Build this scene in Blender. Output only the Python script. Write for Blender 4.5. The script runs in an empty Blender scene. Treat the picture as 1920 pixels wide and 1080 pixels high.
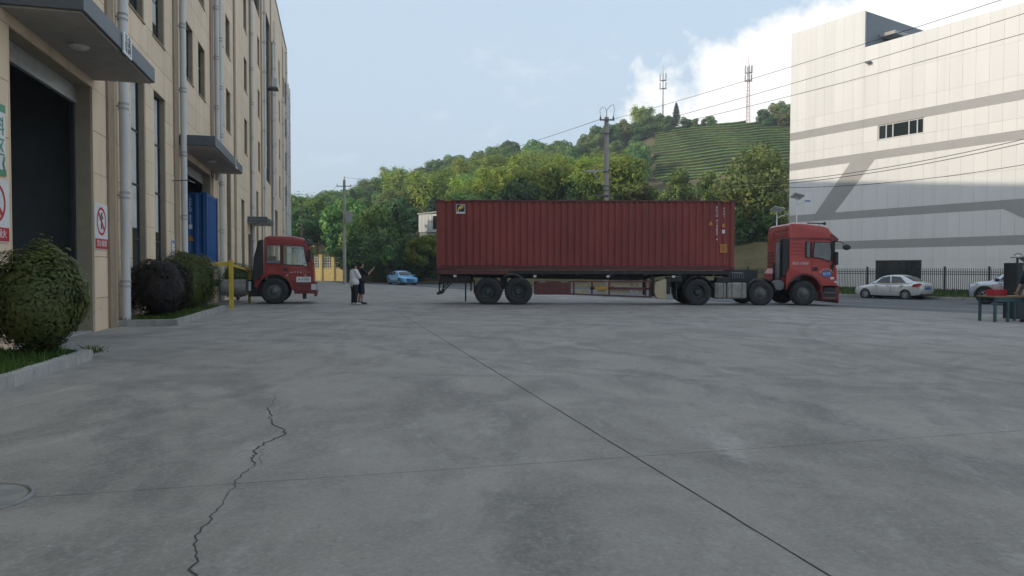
import bpy, bmesh, math, random
import numpy as np
from mathutils import Vector, Matrix

# ------------------------------------------------------------------ camera, sky, sun, exposure
S = bpy.context.scene
COL = S.collection
R_ = math.radians

cam_d = bpy.data.cameras.new('camera')
cam_d.sensor_width = 36.0
cam_d.lens = 36.0 * 1300 / 1920
cam_d.clip_start = 0.05
cam_d.clip_end = 9000
cam = bpy.data.objects.new('camera', cam_d)
COL.objects.link(cam)
cam.location = (0, 0, 1.26)
cam.rotation_mode = 'XYZ'
cam.matrix_world = Matrix.Translation((0, 0, 1.26)) @ Matrix.Rotation(R_(90) - math.atan(36 / 1300), 4, 'X') @ Matrix.Rotation(R_(0.15), 4, 'Z')
S.camera = cam

SUN_AZ = R_(-112.0)     # measured from +Y towards +X: the sun stands to the left, a little behind
SUN_EL = R_(21.3)
SUN_STRENGTH = 2.05
SKY_STRENGTH = 0.15
EXPOSURE = 0.30
HAZE = 0.0008

world = bpy.data.worlds.new('World')
S.world = world
world.use_nodes = True
wn = world.node_tree
wn.nodes.clear()
def WN(t, **k):
    n = wn.nodes.new(t)
    for a, b in k.items():
        setattr(n, a, b)
    return n
def wl(a, b):
    wn.links.new(a, b)
def wmath(op, a, b=None, c=None, clamp=False):
    n = WN('ShaderNodeMath', operation=op, use_clamp=clamp)
    for i, q in enumerate((a, b, c)):
        if q is None:
            continue
        if isinstance(q, (int, float)):
            n.inputs[i].default_value = q
        else:
            wl(q, n.inputs[i])
    return n.outputs[0]
sky = WN('ShaderNodeTexSky', sky_type='NISHITA')
sky.sun_disc = False
sky.sun_elevation = SUN_EL
sky.sun_rotation = SUN_AZ
sky.altitude = 80
sky.air_density = 1.0
sky.dust_density = 2.2
sky.ozone_density = 1.3
tc = WN('ShaderNodeTexCoord')
sep = WN('ShaderNodeSeparateXYZ')
wl(tc.outputs['Generated'], sep.inputs[0])
zz = sep.outputs[2]
# a pale summer haze over the whole dome, thicker near the horizon
hazef = wmath('MULTIPLY_ADD', zz, -0.2, 0.88, clamp=True)
mixh = WN('ShaderNodeMix', data_type='RGBA')
wl(hazef, mixh.inputs[0])
wl(sky.outputs[0], mixh.inputs[6])
mixh.inputs[7].default_value = (3.7, 4.55, 5.4, 1)
# cumulus: a bank standing to the right, thin wisps elsewhere
dotn = WN('ShaderNodeVectorMath', operation='DOT_PRODUCT')
wl(tc.outputs['Generated'], dotn.inputs[0])
dotn.inputs[1].default_value = (math.sin(R_(50)), math.cos(R_(50)), 0)
nz = WN('ShaderNodeTexNoise')
nz.inputs['Scale'].default_value = 7.0
nz.inputs['Detail'].default_value = 12
nz.inputs['Roughness'].default_value = 0.6
wl(tc.outputs['Generated'], nz.inputs['Vector'])
nz2 = WN('ShaderNodeTexNoise')
nz2.inputs['Scale'].default_value = 3.2
nz2.inputs['Detail'].default_value = 8
nz2.inputs['Roughness'].default_value = 0.62
mp = WN('ShaderNodeMapping')
mp.inputs['Location'].default_value = (3.1, 1.7, 0.4)
mp.inputs['Scale'].default_value = (1, 1, 2.2)
wl(tc.outputs['Generated'], mp.inputs[0])
wl(mp.outputs[0], nz2.inputs['Vector'])
top = wmath('MULTIPLY_ADD', dotn.outputs['Value'], 1.75, 0.265 - 1.75 * 0.766)
top = wmath('MINIMUM', top, 0.75)
bank = wmath('SUBTRACT', top, zz)
bank = wmath('ADD', bank, wmath('MULTIPLY_ADD', nz.outputs[0], 0.62, -0.31))
bank = wmath('MULTIPLY', bank, 13.0, clamp=True)
wisp = wmath('MULTIPLY_ADD', nz2.outputs[0], 5.0, -2.95, clamp=True)
wisp = wmath('MULTIPLY', wisp, 0.5)
cl = wmath('MAXIMUM', bank, wisp)
# cloud tone: brighter crests, greyer bodies
shade = wmath('MULTIPLY_ADD', nz.outputs[0], 1.0, 0.35, clamp=True)
ramp = WN('ShaderNodeMix', data_type='RGBA')
wl(shade, ramp.inputs[0])
ramp.inputs[6].default_value = (5.4, 5.55, 5.75, 1)
ramp.inputs[7].default_value = (7.4, 7.3, 7.1, 1)
mixc = WN('ShaderNodeMix', data_type='RGBA')
wl(cl, mixc.inputs[0])
wl(mixh.outputs[2], mixc.inputs[6])
wl(ramp.outputs[2], mixc.inputs[7])
bg = WN('ShaderNodeBackground')
bg.inputs[1].default_value = SKY_STRENGTH
wl(mixc.outputs[2], bg.inputs[0])
wo = WN('ShaderNodeOutputWorld')
wl(bg.outputs[0], wo.inputs[0])

sun_d = bpy.data.lights.new('sun', 'SUN')
sun_d.energy = SUN_STRENGTH
sun_d.angle = R_(0.53)
sun_d.color = (1.0, 0.88, 0.71)
sun = bpy.data.objects.new('sun', sun_d)
COL.objects.link(sun)
_sd = Vector((math.sin(SUN_AZ) * math.cos(SUN_EL), math.cos(SUN_AZ) * math.cos(SUN_EL), math.sin(SUN_EL)))
sun.rotation_euler = (-_sd).to_track_quat('-Z', 'Y').to_euler()
sun.location = (-60, 10, 60)

S.view_settings.view_transform = 'Standard'
S.view_settings.look = 'None'
S.view_settings.gamma = 1
S.view_settings.exposure = EXPOSURE
S.view_settings.use_curve_mapping = False
S.render.engine = 'CYCLES'
S.cycles.max_bounces = 6
S.cycles.diffuse_bounces = 3
S.cycles.glossy_bounces = 3
S.cycles.transparent_max_bounces = 12
S.cycles.transmission_bounces = 4
S.cycles.volume_bounces = 0
S.cycles.caustics_reflective = False
S.cycles.caustics_refractive = False
S.cycles.use_denoising = True

# ------------------------------------------------------------------ helpers
rng = random.Random(7)
class MB:
    def __init__(s):
        s.v = []; s.f = []
    def add(s, v, f):
        o = len(s.v)
        s.v += [tuple(p) for p in v]
        s.f += [tuple(i + o for i in q) for q in f]
        return s
    def box(s, x0, x1, y0, y1, z0, z1):
        v = [(x, y, z) for z in (z0, z1) for y in (y0, y1) for x in (x0, x1)]
        return s.add(v, [(0, 2, 3, 1), (4, 5, 7, 6), (0, 1, 5, 4), (2, 6, 7, 3), (0, 4, 6, 2), (1, 3, 7, 5)])
    def prism(s, poly, a0, a1, axis='y'):
        # poly: 2d points; extruded along axis
        n = len(poly)
        def P(q, a):
            return {'y': (q[0], a, q[1]), 'x': (a, q[0], q[1]), 'z': (q[0], q[1], a)}[axis]
        v = [P(q, a0) for q in poly] + [P(q, a1) for q in poly]
        f = [tuple(range(n)), tuple(range(2 * n - 1, n - 1, -1))]
        f += [(i, i + n, (i + 1) % n + n, (i + 1) % n) for i in range(n)]
        return s.add(v, f)
    def tube(s, pts, r, n=8, r1=None, caps=True):
        pts = [Vector(p) for p in pts]
        m = len(pts)
        v = []; f = []
        up = None
        for i, p in enumerate(pts):
            t = (pts[min(i + 1, m - 1)] - pts[max(i - 1, 0)])
            if t.length < 1e-9: t = Vector((0, 0, 1))
            t.normalize()
            if up is None:
                up = Vector((0, 0, 1)) if abs(t.z) < .9 else Vector((1, 0, 0))
            a = t.cross(up).normalized(); b = a.cross(t).normalized()
            up = b
            rr = r if r1 is None else r + (r1 - r) * i / max(1, m - 1)
            if isinstance(r, (list, tuple)): rr = r[i]
            for k in range(n):
                an = 2 * math.pi * k / n
                v.append(p + a * (math.cos(an) * rr) + b * (math.sin(an) * rr))
        for i in range(m - 1):
            for k in range(n):
                f.append((i * n + k, i * n + (k + 1) % n, (i + 1) * n + (k + 1) % n, (i + 1) * n + k))
        if caps:
            f.append(tuple(range(n - 1, -1, -1)))
            f.append(tuple((m - 1) * n + k for k in range(n)))
        return s.add(v, f)
    def lathe(s, prof, c=(0, 0, 0), axis='y', n=28, closed=False):
        # prof: (r, a) along axis
        v = []; f = []
        for r, a in prof:
            for k in range(n):
                an = 2 * math.pi * k / n
                ca, sa = math.cos(an) * r, math.sin(an) * r
                q = {'y': (ca, a, sa), 'x': (a, ca, sa), 'z': (ca, sa, a)}[axis]
                v.append((q[0] + c[0], q[1] + c[1], q[2] + c[2]))
        m = len(prof)
        for i in range(m - 1):
            for k in range(n):
                f.append((i * n + k, i * n + (k + 1) % n, (i + 1) * n + (k + 1) % n, (i + 1) * n + k))
        if closed:
            for k in range(n):
                f.append(((m - 1) * n + k, (m - 1) * n + (k + 1) % n, (k + 1) % n, k))
        else:
            f.append(tuple(range(n - 1, -1, -1)))
            f.append(tuple((m - 1) * n + k for k in range(n)))
        return s.add(v, f)
    def ell(s, c, r, n=12, m=8):
        v = []; f = []
        for i in range(m + 1):
            th = math.pi * i / m
            for k in range(n):
                an = 2 * math.pi * k / n
                v.append((c[0] + r[0] * math.sin(th) * math.cos(an), c[1] + r[1] * math.sin(th) * math.sin(an), c[2] + r[2] * math.cos(th)))
        for i in range(m):
            for k in range(n):
                f.append((i * n + k, (i + 1) * n + k, (i + 1) * n + (k + 1) % n, i * n + (k + 1) % n))
        return s.add(v, f)
    def loft(s, rings, close=True, caps=True):
        n = len(rings[0]); v = [p for r in rings for p in r]; f = []
        kk = n if close else n - 1
        for i in range(len(rings) - 1):
            for k in range(kk):
                f.append((i * n + k, i * n + (k + 1) % n, (i + 1) * n + (k + 1) % n, (i + 1) * n + k))
        if caps and close:
            f.append(tuple(range(n - 1, -1, -1)))
            f.append(tuple((len(rings) - 1) * n + k for k in range(n)))
        return s.add(v, f)
    def mesh(s, name, mat=None, smooth=False, fix=True):
        me = bpy.data.meshes.new(name)
        me.from_pydata(s.v, [], s.f)
        me.validate()
        if fix:
            bm = bmesh.new(); bm.from_mesh(me)
            bmesh.ops.remove_doubles(bm, verts=bm.verts, dist=1e-5)
            bmesh.ops.recalc_face_normals(bm, faces=bm.faces)
            bm.to_mesh(me); bm.free()
        if smooth is not False and smooth is not None:
            me.polygons.foreach_set('use_smooth', [True] * len(me.polygons))
            if smooth is not True:
                try:
                    me.set_sharp_from_angle(angle=R_(smooth))
                except Exception:
                    pass
        if mat: me.materials.append(mat)
        return me
    def build(s, name, mat, parent=None, smooth=False, bevel=0, seg=2, fix=True, loc=None, rot=None):
        return link(name, s.mesh(name, mat, smooth, fix), parent, bevel, seg, loc, rot)

def link(name, data, parent=None, bevel=0, seg=2, loc=None, rot=None, scale=None):
    o = bpy.data.objects.new(name, data)
    COL.objects.link(o)
    if parent is not None: o.parent = parent
    if loc is not None: o.location = loc
    if rot is not None: o.rotation_euler = rot
    if scale is not None: o.scale = scale
    if bevel:
        b = o.modifiers.new('bevel', 'BEVEL')
        b.width = bevel; b.segments = seg; b.limit_method = 'ANGLE'; b.angle_limit = R_(35)
    return o
def tag(o, label=None, cat=None, group=None, kind=None):
    if label: o['label'] = label
    if cat: o['category'] = cat
    if group: o['group'] = group
    if kind: o['kind'] = kind
    return o
def thing(name, label, cat, loc=(0, 0, 0), rz=0.0, group=None):
    o = link(name, None, None, loc=loc, rot=(0, 0, rz))
    o.empty_display_size = 0.2
    return tag(o, label, cat, group)
def copy_tree(o, parent=None):
    c = o.copy()
    COL.objects.link(c)
    if parent is not None: c.parent = parent
    for ch in o.children:
        copy_tree(ch, c)
    return c
_UNIT = {}
def unit(mat):
    if mat.name not in _UNIT:
        _UNIT[mat.name] = MB().box(-.5, .5, -.5, .5, -.5, .5).mesh('piece_' + mat.name, mat)
    return _UNIT[mat.name]
def piece(name, mat, parent, x0, x1, y0, y1, z0, z1):
    # an individual box-shaped piece that shares its mesh with all alike pieces
    return link(name, unit(mat), parent, loc=((x0 + x1) / 2, (y0 + y1) / 2, (z0 + z1) / 2), scale=(abs(x1 - x0), abs(y1 - y0), abs(z1 - z0)))
def evalmesh(o):
    dg = bpy.context.evaluated_depsgraph_get()
    dg.update()
    return bpy.data.meshes.new_from_object(o.evaluated_get(dg))
def boolean_cut(me, cutters, mat=None):
    o = link('tmp', me)
    cs = []
    for c in cutters:
        co = link('tmpc', c); cs.append(co)
        b = o.modifiers.new('b', 'BOOLEAN'); b.operation = 'DIFFERENCE'; b.object = co; b.solver = 'EXACT'
    r = evalmesh(o)
    for q in [o] + cs:
        d = q.data
        bpy.data.objects.remove(q); bpy.data.meshes.remove(d)
    return r
def text(name, body, size, mat, parent, loc, rot, sx=1.0, align='CENTER', ext=0.002, spacing=1.0, line=1.0):
    c = bpy.data.curves.new(name, 'FONT')
    c.body = body; c.size = size; c.align_x = align; c.align_y = 'CENTER'; c.extrude = ext
    c.space_character = spacing; c.space_line = line
    c.resolution_u = 3
    o = link('tmpt', c)
    me = evalmesh(o)
    bpy.data.objects.remove(o); bpy.data.curves.remove(c)
    me.materials.clear(); me.materials.append(mat)
    return link(name, me, parent, loc=loc, rot=rot, scale=(sx, 1, 1))
FRONT = (math.pi / 2, 0, 0)     # lies in local xz, faces -y

# ------------------------------------------------------------------ materials
class G:
    def __init__(s, name):
        s.m = bpy.data.materials.new(name); s.m.use_nodes = True
        s.t = s.m.node_tree; s.t.nodes.clear()
        s.out = s.t.nodes.new('ShaderNodeOutputMaterial')
    def n(s, t, **k):
        q = s.t.nodes.new(t)
        for a, b in k.items(): setattr(q, a, b)
        return q
    def l(s, a, b): s.t.links.new(a, b)
    def put(s, sock, v):
        if isinstance(v, (int, float)): sock.default_value = v
        elif isinstance(v, (tuple, list)): sock.default_value = tuple(v) + ((1,) if len(v) == 3 and len(sock.default_value) == 4 else ())
        else: s.l(v, sock)
    def math(s, op, a, b=0.0, c=0.0, clamp=False):
        q = s.n('ShaderNodeMath', operation=op, use_clamp=clamp)
        s.put(q.inputs[0], a); s.put(q.inputs[1], b); s.put(q.inputs[2], c)
        return q.outputs[0]
    def mix(s, f, a, b, bt='MIX'):
        q = s.n('ShaderNodeMix', data_type='RGBA', blend_type=bt)
        s.put(q.inputs[0], f); s.put(q.inputs[6], a); s.put(q.inputs[7], b)
        return q.outputs[2]
    def pos(s): return s.n('ShaderNodeNewGeometry').outputs['Position']
    def map(s, v, sc=(1, 1, 1), rot=(0, 0, 0), loc=(0, 0, 0)):
        q = s.n('ShaderNodeMapping'); s.l(v, q.inputs[0])
        q.inputs['Scale'].default_value = sc; q.inputs['Rotation'].default_value = rot; q.inputs['Location'].default_value = loc
        return q.outputs[0]
    def noise(s, v, scale, detail=4, rough=.55, dist=0):
        q = s.n('ShaderNodeTexNoise'); s.l(v, q.inputs['Vector'])
        q.inputs['Scale'].default_value = scale; q.inputs['Detail'].default_value = detail
        q.inputs['Roughness'].default_value = rough; q.inputs['Distortion'].default_value = dist
        return q.outputs[0]
    def ramp(s, v, a, b, lo=0.0, hi=1.0):
        q = s.n('ShaderNodeMapRange'); q.interpolation_type = 'SMOOTHSTEP'
        s.l(v, q.inputs[0])
        for i, w in enumerate((a, b, lo, hi)): q.inputs[1 + i].default_value = w
        return q.outputs[0]
    def rand(s): return s.n('ShaderNodeObjectInfo').outputs['Random']
    def bump(s, h, st, dist=.02):
        q = s.n('ShaderNodeBump'); s.l(h, q.inputs['Height'])
        q.inputs['Strength'].default_value = st; q.inputs['Distance'].default_value = dist
        return q.outputs[0]
    def bsdf(s, col, rough=.6, metal=0, spec=.5, normal=None, coat=0, **k):
        q = s.n('ShaderNodeBsdfPrincipled')
        s.put(q.inputs['Base Color'], col); s.put(q.inputs['Roughness'], rough); s.put(q.inputs['Metallic'], metal)
        q.inputs['Specular IOR Level'].default_value = spec
        if coat: q.inputs['Coat Weight'].default_value = coat; q.inputs['Coat Roughness'].default_value = .08
        if normal is not None: s.l(normal, q.inputs['Normal'])
        return q.outputs[0]
    def done(s, sh):
        s.l(sh, s.out.inputs['Surface']); return s.m
def scale3(c, k): return tuple(min(1, max(0, x * k)) for x in c[:3])
def pmat(name, col, rough=.6, metal=0, var=.14, scale=3.0, bump=0, bscale=40, spec=.5, coat=0, dirt=None, dirtamt=.5, rnd=0.0, stretch=(1, 1, 1)):
    g = G(name); p = g.map(g.pos(), stretch)
    n1 = g.noise(p, scale, 6, .6)
    c = g.mix(g.ramp(n1, .3, .7), scale3(col, 1 - var), scale3(col, 1 + var))
    if dirt:
        n2 = g.noise(g.map(g.pos(), (stretch[0], stretch[1], stretch[2] * .45)), scale * 1.9, 7, .65)
        c = g.mix(g.ramp(n2, .48, .78, 0, dirtamt), c, dirt)
    if rnd:
        k = g.math('MULTIPLY_ADD', g.rand(), 2 * rnd, 1 - rnd)
        hv = g.n('ShaderNodeHueSaturation'); g.l(c, hv.inputs['Color']); g.l(k, hv.inputs['Value'])
        c = hv.outputs[0]
    nm = None
    if bump:
        nm = g.bump(g.noise(g.pos(), bscale, 5, .6), bump)
    rr = g.math('MULTIPLY_ADD', n1, .18, rough - .09)
    return g.done(g.bsdf(c, rr, metal, spec, nm, coat))
def leafmat(name, cols, trans=.25, rough=.55, spread=.35, hueamp=.03):
    g = G(name)
    r = g.rand(); n1 = g.noise(g.pos(), .9, 3, .6)
    c = g.mix(g.ramp(n1, .35, .68), cols[0], cols[1])
    at = g.n('ShaderNodeNewGeometry').outputs['Random Per Island']
    hv = g.n('ShaderNodeHueSaturation'); g.l(c, hv.inputs['Color'])
    g.l(g.math('MULTIPLY_ADD', r, 2 * hueamp, .5 - hueamp), hv.inputs['Hue'])
    v = g.math('ADD', g.math('MULTIPLY_ADD', r, spread, 1 - spread * .5), g.math('MULTIPLY_ADD', at, .5, -.25))
    g.l(v, hv.inputs['Value'])
    a = g.bsdf(hv.outputs[0], rough, 0, .3)
    t = g.n('ShaderNodeBsdfTranslucent'); g.l(hv.outputs[0], t.inputs[0])
    ms = g.n('ShaderNodeMixShader'); ms.inputs[0].default_value = trans
    g.l(a, ms.inputs[1]); g.l(t.outputs[0], ms.inputs[2])
    return g.done(ms.outputs[0])
def glassmat(name, tint=(.75, .82, .82), dark=.35):
    # a thin tinted pane: part transparent, part mirror
    g = G(name)
    tr = g.n('ShaderNodeBsdfTransparent'); tr.inputs[0].default_value = tuple(x * (1 - dark) for x in tint) + (1,)
    gl = g.n('ShaderNodeBsdfGlossy'); gl.inputs['Roughness'].default_value = .03; gl.inputs[0].default_value = (.9, .95, .95, 1)
    fr = g.n('ShaderNodeFresnel'); fr.inputs[0].default_value = 1.5
    ms = g.n('ShaderNodeMixShader')
    g.l(g.math('MULTIPLY_ADD', fr.outputs[0], 1.0, .04, True), ms.inputs[0]); g.l(tr.outputs[0], ms.inputs[1]); g.l(gl.outputs[0], ms.inputs[2])
    return g.done(ms.outputs[0])
M = {}
def mk(key, *a, **k):
    M[key] = pmat(key, *a, **k)
mk('stone_tile', (.80, .63, .445), .62, var=.07, scale=1.3, bump=.08, bscale=30, dirt=(.42, .35, .26), dirtamt=.5, rnd=.05, stretch=(1, 1, .16))
mk('stone_joint', (.34, .28, .20), .8, var=.1)
mk('stone_brown', (.33, .255, .175), .7, var=.1, bump=.05, dirt=(.16, .14, .11))
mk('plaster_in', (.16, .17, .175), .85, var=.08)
mk('canopy_grey', (.085, .10, .115), .45, var=.12, scale=2)
mk('soffit', (.36, .335, .30), .7, var=.08, dirt=(.22, .2, .18))
mk('white_pipe', (.66, .66, .64), .42, var=.06, scale=2, dirt=(.40, .38, .33), dirtamt=.5, stretch=(1, 1, .3))
mk('pipe_ring', (.42, .42, .41), .5)
mk('frame_dark', (.035, .04, .045), .4, var=.1)
mk('frame_white', (.7, .7, .68), .45, var=.05)
M['pane_dark'] = None
def panemat(name, col, rough=.04):
    g = G(name)
    n1 = g.noise(g.pos(), .7, 3)
    c = g.mix(n1, scale3(col, .6), scale3(col, 1.5))
    nm = g.bump(g.noise(g.pos(), 1.3, 2), .04, .05)
    return g.done(g.bsdf(c, rough, 0, .6, nm))
M['pane_dark'] = panemat('pane_dark', (.025, .034, .036))
M['pane_blue'] = panemat('pane_blue', (.02, .045, .06))
mk('curtain', (.55, .56, .55), .8, var=.1)  # also colours the pale window strips that stand for reflections
mk('shutter_metal', (.42, .43, .42), .45, .3, var=.1)
mk('panel_white', (.86, .845, .815), .5, var=.025, scale=.6, rnd=.03, dirt=(.60, .59, .56), dirtamt=.35, stretch=(1, 1, .06))
mk('panel_grey', (.42, .41, .395), .5, var=.04, scale=.6)
mk('panel_joint', (.56, .55, .53), .7)
mk('side_grey', (.20, .225, .25), .55, var=.05)
mk('kerb_stone', (.36, .355, .34), .85, var=.16, scale=4, bump=.25, bscale=25, dirt=(.17, .17, .15), dirtamt=.6, rnd=.08)
mk('soil', (.07, .055, .04), .95, var=.3)
mk('concrete_pole', (.40, .385, .35), .8, var=.1, scale=2, dirt=(.26, .25, .22))
mk('galv', (.42, .44, .45), .4, .6, var=.12)
mk('galv_dark', (.16, .165, .17), .5, .4, var=.15)
mk('wire', (.02, .02, .022), .6)
mk('ceramic', (.36, .16, .10), .3)
mk('fence_black', (.018, .022, .024), .45, var=.1)
mk('yellow_paint', (.62, .43, .05), .5, var=.12, scale=4, dirt=(.25, .18, .06), dirtamt=.6)
mk('yellow_wall', (.80, .62, .26), .75, var=.08)
mk('white_paint', (.72, .72, .70), .5, var=.05)
mk('mark_white', (.55, .55, .53), .7, var=.2, scale=6, dirt=(.2, .2, .2), dirtamt=.8)
mk('sign_white', (.76, .77, .77), .4, var=.03)
mk('sign_red', (.52, .035, .045), .4, var=.05)
mk('sign_green', (.06, .30, .16), .4, var=.05)
mk('sign_black', (.03, .03, .03), .5)
mk('sign_blue', (.05, .2, .5), .4)
mk('cont_red', (.215, .045, .040), .5, .0, var=.14, scale=1.4, bump=.05, bscale=14, dirt=(.12, .038, .032), dirtamt=.5, stretch=(1, 1, .3))
mk('cont_red_dark', (.11, .024, .026), .55, var=.2, scale=3, dirt=(.08, .05, .04), dirtamt=.7)
mk('cont_blue', (.012, .085, .26), .5, var=.12, scale=1.4, dirt=(.02, .05, .12), dirtamt=.5)
mk('chassis', (.035, .032, .032), .7, var=.3, scale=4, dirt=(.10, .085, .07), dirtamt=.5)
mk('chassis_red', (.12, .035, .035), .6, var=.2, scale=3, dirt=(.11, .09, .075), dirtamt=.7)
mk('tyre', (.030, .030, .031), .85, var=.2, scale=5, bump=.1, bscale=60, dirt=(.085, .08, .072), dirtamt=.55)
mk('rim_steel', (.16, .165, .165), .5, .5, var=.2, scale=8, dirt=(.08, .07, .06), dirtamt=.7)
mk('rim_dark', (.05, .065, .07), .55, .3, var=.2, scale=8, dirt=(.09, .085, .075), dirtamt=.5)
mk('alloy', (.55, .56, .57), .3, .8, var=.05)
mk('truck_red', (.31, .018, .018), .36, var=.08, scale=2, coat=.35, dirt=(.16, .045, .04), dirtamt=.45)
mk('truck_warm', (.47, .045, .032), .36, var=.1, scale=2, coat=.3, dirt=(.22, .06, .045), dirtamt=.5)
mk('logo_yellow', (.80, .62, .10), .5)
mk('logo_navy', (.02, .03, .10), .5)
mk('truck_red_low', (.20, .022, .024), .42, var=.12, scale=3, coat=.15, dirt=(.12, .06, .05), dirtamt=.6)
mk('black_plastic', (.022, .023, .024), .6, var=.15, dirt=(.06, .057, .052), dirtamt=.5)
mk('tank_alu', (.30, .285, .26), .5, .4, var=.15, scale=3, dirt=(.14, .125, .105), dirtamt=.7)
mk('cream_paint', (.50, .42, .29), .6, var=.1, scale=4, dirt=(.3, .24, .17), dirtamt=.5)
mk('orange_paint', (.55, .26, .03), .5, var=.1)
mk('lamp_clear', (.62, .63, .62), .15, var=.05)
mk('lamp_red', (.40, .012, .02), .2, var=.05)
mk('lamp_amber', (.55, .22, .03), .25, var=.05)
mk('interior', (.05, .05, .052), .8)
mk('seat_blue', (.10, .22, .48), .8, var=.1)
mk('silver_paint', (.68, .69, .68), .25, .35, var=.03, coat=.5)
mk('suv_paint', (.56, .60, .66), .25, .5, var=.03, coat=.5)
mk('blue_paint', (.17, .50, .85), .25, .1, var=.03, coat=.5)
mk('chrome', (.6, .6, .6), .2, .9)
mk('plate', (.05, .10, .35), .4)
mk('skin', (.48, .28, .20), .55, var=.05)
mk('hair', (.012, .010, .009), .6)
mk('cloth_white', (.76, .77, .77), .85, var=.06, scale=9, bump=.2, bscale=18)
mk('cloth_black', (.018, .018, .021), .85, var=.2, scale=9, bump=.2, bscale=18)
mk('cloth_navy', (.018, .025, .05), .85, var=.2, scale=9, bump=.2, bscale=18)
mk('shoe_white', (.55, .55, .54), .6)
mk('shoe_dark', (.04, .035, .035), .6)
mk('table_green', (.045, .11, .12), .45, var=.15)
mk('wood_top', (.26, .17, .10), .7, var=.15, scale=5, stretch=(1, 8, 1))
mk('basket_red', (.50, .03, .05), .4, var=.1)
mk('cabinet_dark', (.022, .032, .034), .45, var=.15)
mk('manhole', (.25, .25, .24), .7, .0, var=.2, scale=8, bump=.3, bscale=40)
mk('bark', (.12, .09, .065), .9, var=.3, scale=5, bump=.4, bscale=20)
mk('bamboo_stem', (.22, .26, .08), .6, var=.2)
mk('mast_red', (.45, .20, .17), .6)
mk('mast_white', (.6, .62, .64), .6)
mk('crack_dark', (.06, .058, .055), .95)
mk('pallet', (.45, .38, .26), .8, var=.15)
mk('solar', (.035, .05, .09), .2, .1)
M['glass_cab'] = glassmat('glass_cab', (.95, .98, .98), .02)
M['glass_car'] = panemat('glass_car', (.05, .058, .06), .03)
M['glass_dark'] = panemat('glass_dark', (.015, .018, .02), .03)
M['leaf_bush'] = leafmat('leaf_bush', ((0.056, 0.090, 0.027), (0.130, 0.161, 0.042)), .2)
M['leaf_purple'] = leafmat('leaf_purple', ((.020, .016, .015), (.040, .030, .026)), .12)
M['leaf_dark'] = leafmat('leaf_dark', ((0.063, 0.143, 0.049), (0.150, 0.255, 0.076)), .25)
M['leaf_mid'] = leafmat('leaf_mid', ((0.117, 0.228, 0.059), (0.277, 0.388, 0.097)), .28)
M['leaf_olive'] = leafmat('leaf_olive', ((0.140, 0.190, 0.056), (0.294, 0.319, 0.099)), .28)
M['leaf_bamboo'] = leafmat('leaf_bamboo', ((0.222, 0.331, 0.046), (0.432, 0.480, 0.095)), .35, hueamp=.02)
M['leaf_conifer'] = leafmat('leaf_conifer', ((0.032, 0.070, 0.045), (0.060, 0.105, 0.063)), .1)
M['leaf_yellow'] = leafmat('leaf_yellow', ((0.179, 0.235, 0.026), (0.325, 0.365, 0.065)), .35, hueamp=.015)
M['grass'] = leafmat('grass', ((0.046, 0.098, 0.016), (0.111, 0.169, 0.034)), .3)
mk('shaded_soil', (.046, .050, .022), .95, var=.3, scale=1.5)  # soil tone darkened for the shade between tea hedges; stems share it
M['leaf_tea'] = leafmat('leaf_tea', ((.085, .175, .026), (.180, .265, .050)), .2)
def contmat(name, col, fade, rust):
    g = G(name); p = g.pos()
    c = g.mix(g.ramp(g.noise(g.map(p, (1, 1, .5)), .6, 6, .6), .3, .7), scale3(col, .86), scale3(col, 1.16))
    c = g.mix(g.ramp(g.noise(g.map(p, (1, 1, .12), loc=(3, 0, 1)), 2.2, 7, .65), .50, .76, 0, .55), c, fade)
    stk = g.math('MULTIPLY', g.ramp(g.noise(g.map(p, (1, 1, .045)), 7, 6, .7), .55, .75), g.ramp(g.noise(p, .9, 4), .42, .62, 0, .75))
    c = g.mix(stk, c, rust)
    sp = g.math('MULTIPLY', g.ramp(g.noise(p, 9, 6, .7), .64, .74), g.ramp(g.noise(p, 1.1, 3), .45, .62, 0, .8))
    c = g.mix(sp, c, scale3(rust, .8))
    sc = g.math('MULTIPLY', g.ramp(g.noise(g.map(p, (.25, 1, 3.5), (0, .12, 0)), 5, 5, .6), .70, .76), g.ramp(g.noise(p, .7, 3), .5, .62, 0, .35))
    c = g.mix(sc, c, scale3(fade, 1.8))
    return g.done(g.bsdf(c, .52, 0, .4, g.bump(g.noise(p, 1.6, 4, .5), .25, .03)))
M['cont_red'] = contmat('cont_red2', (.255, .052, .045), (.205, .072, .058), (.085, .035, .024))
M['cont_blue'] = contmat('cont_blue2', (.012, .085, .26), (.03, .11, .27), (.02, .04, .09))
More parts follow.
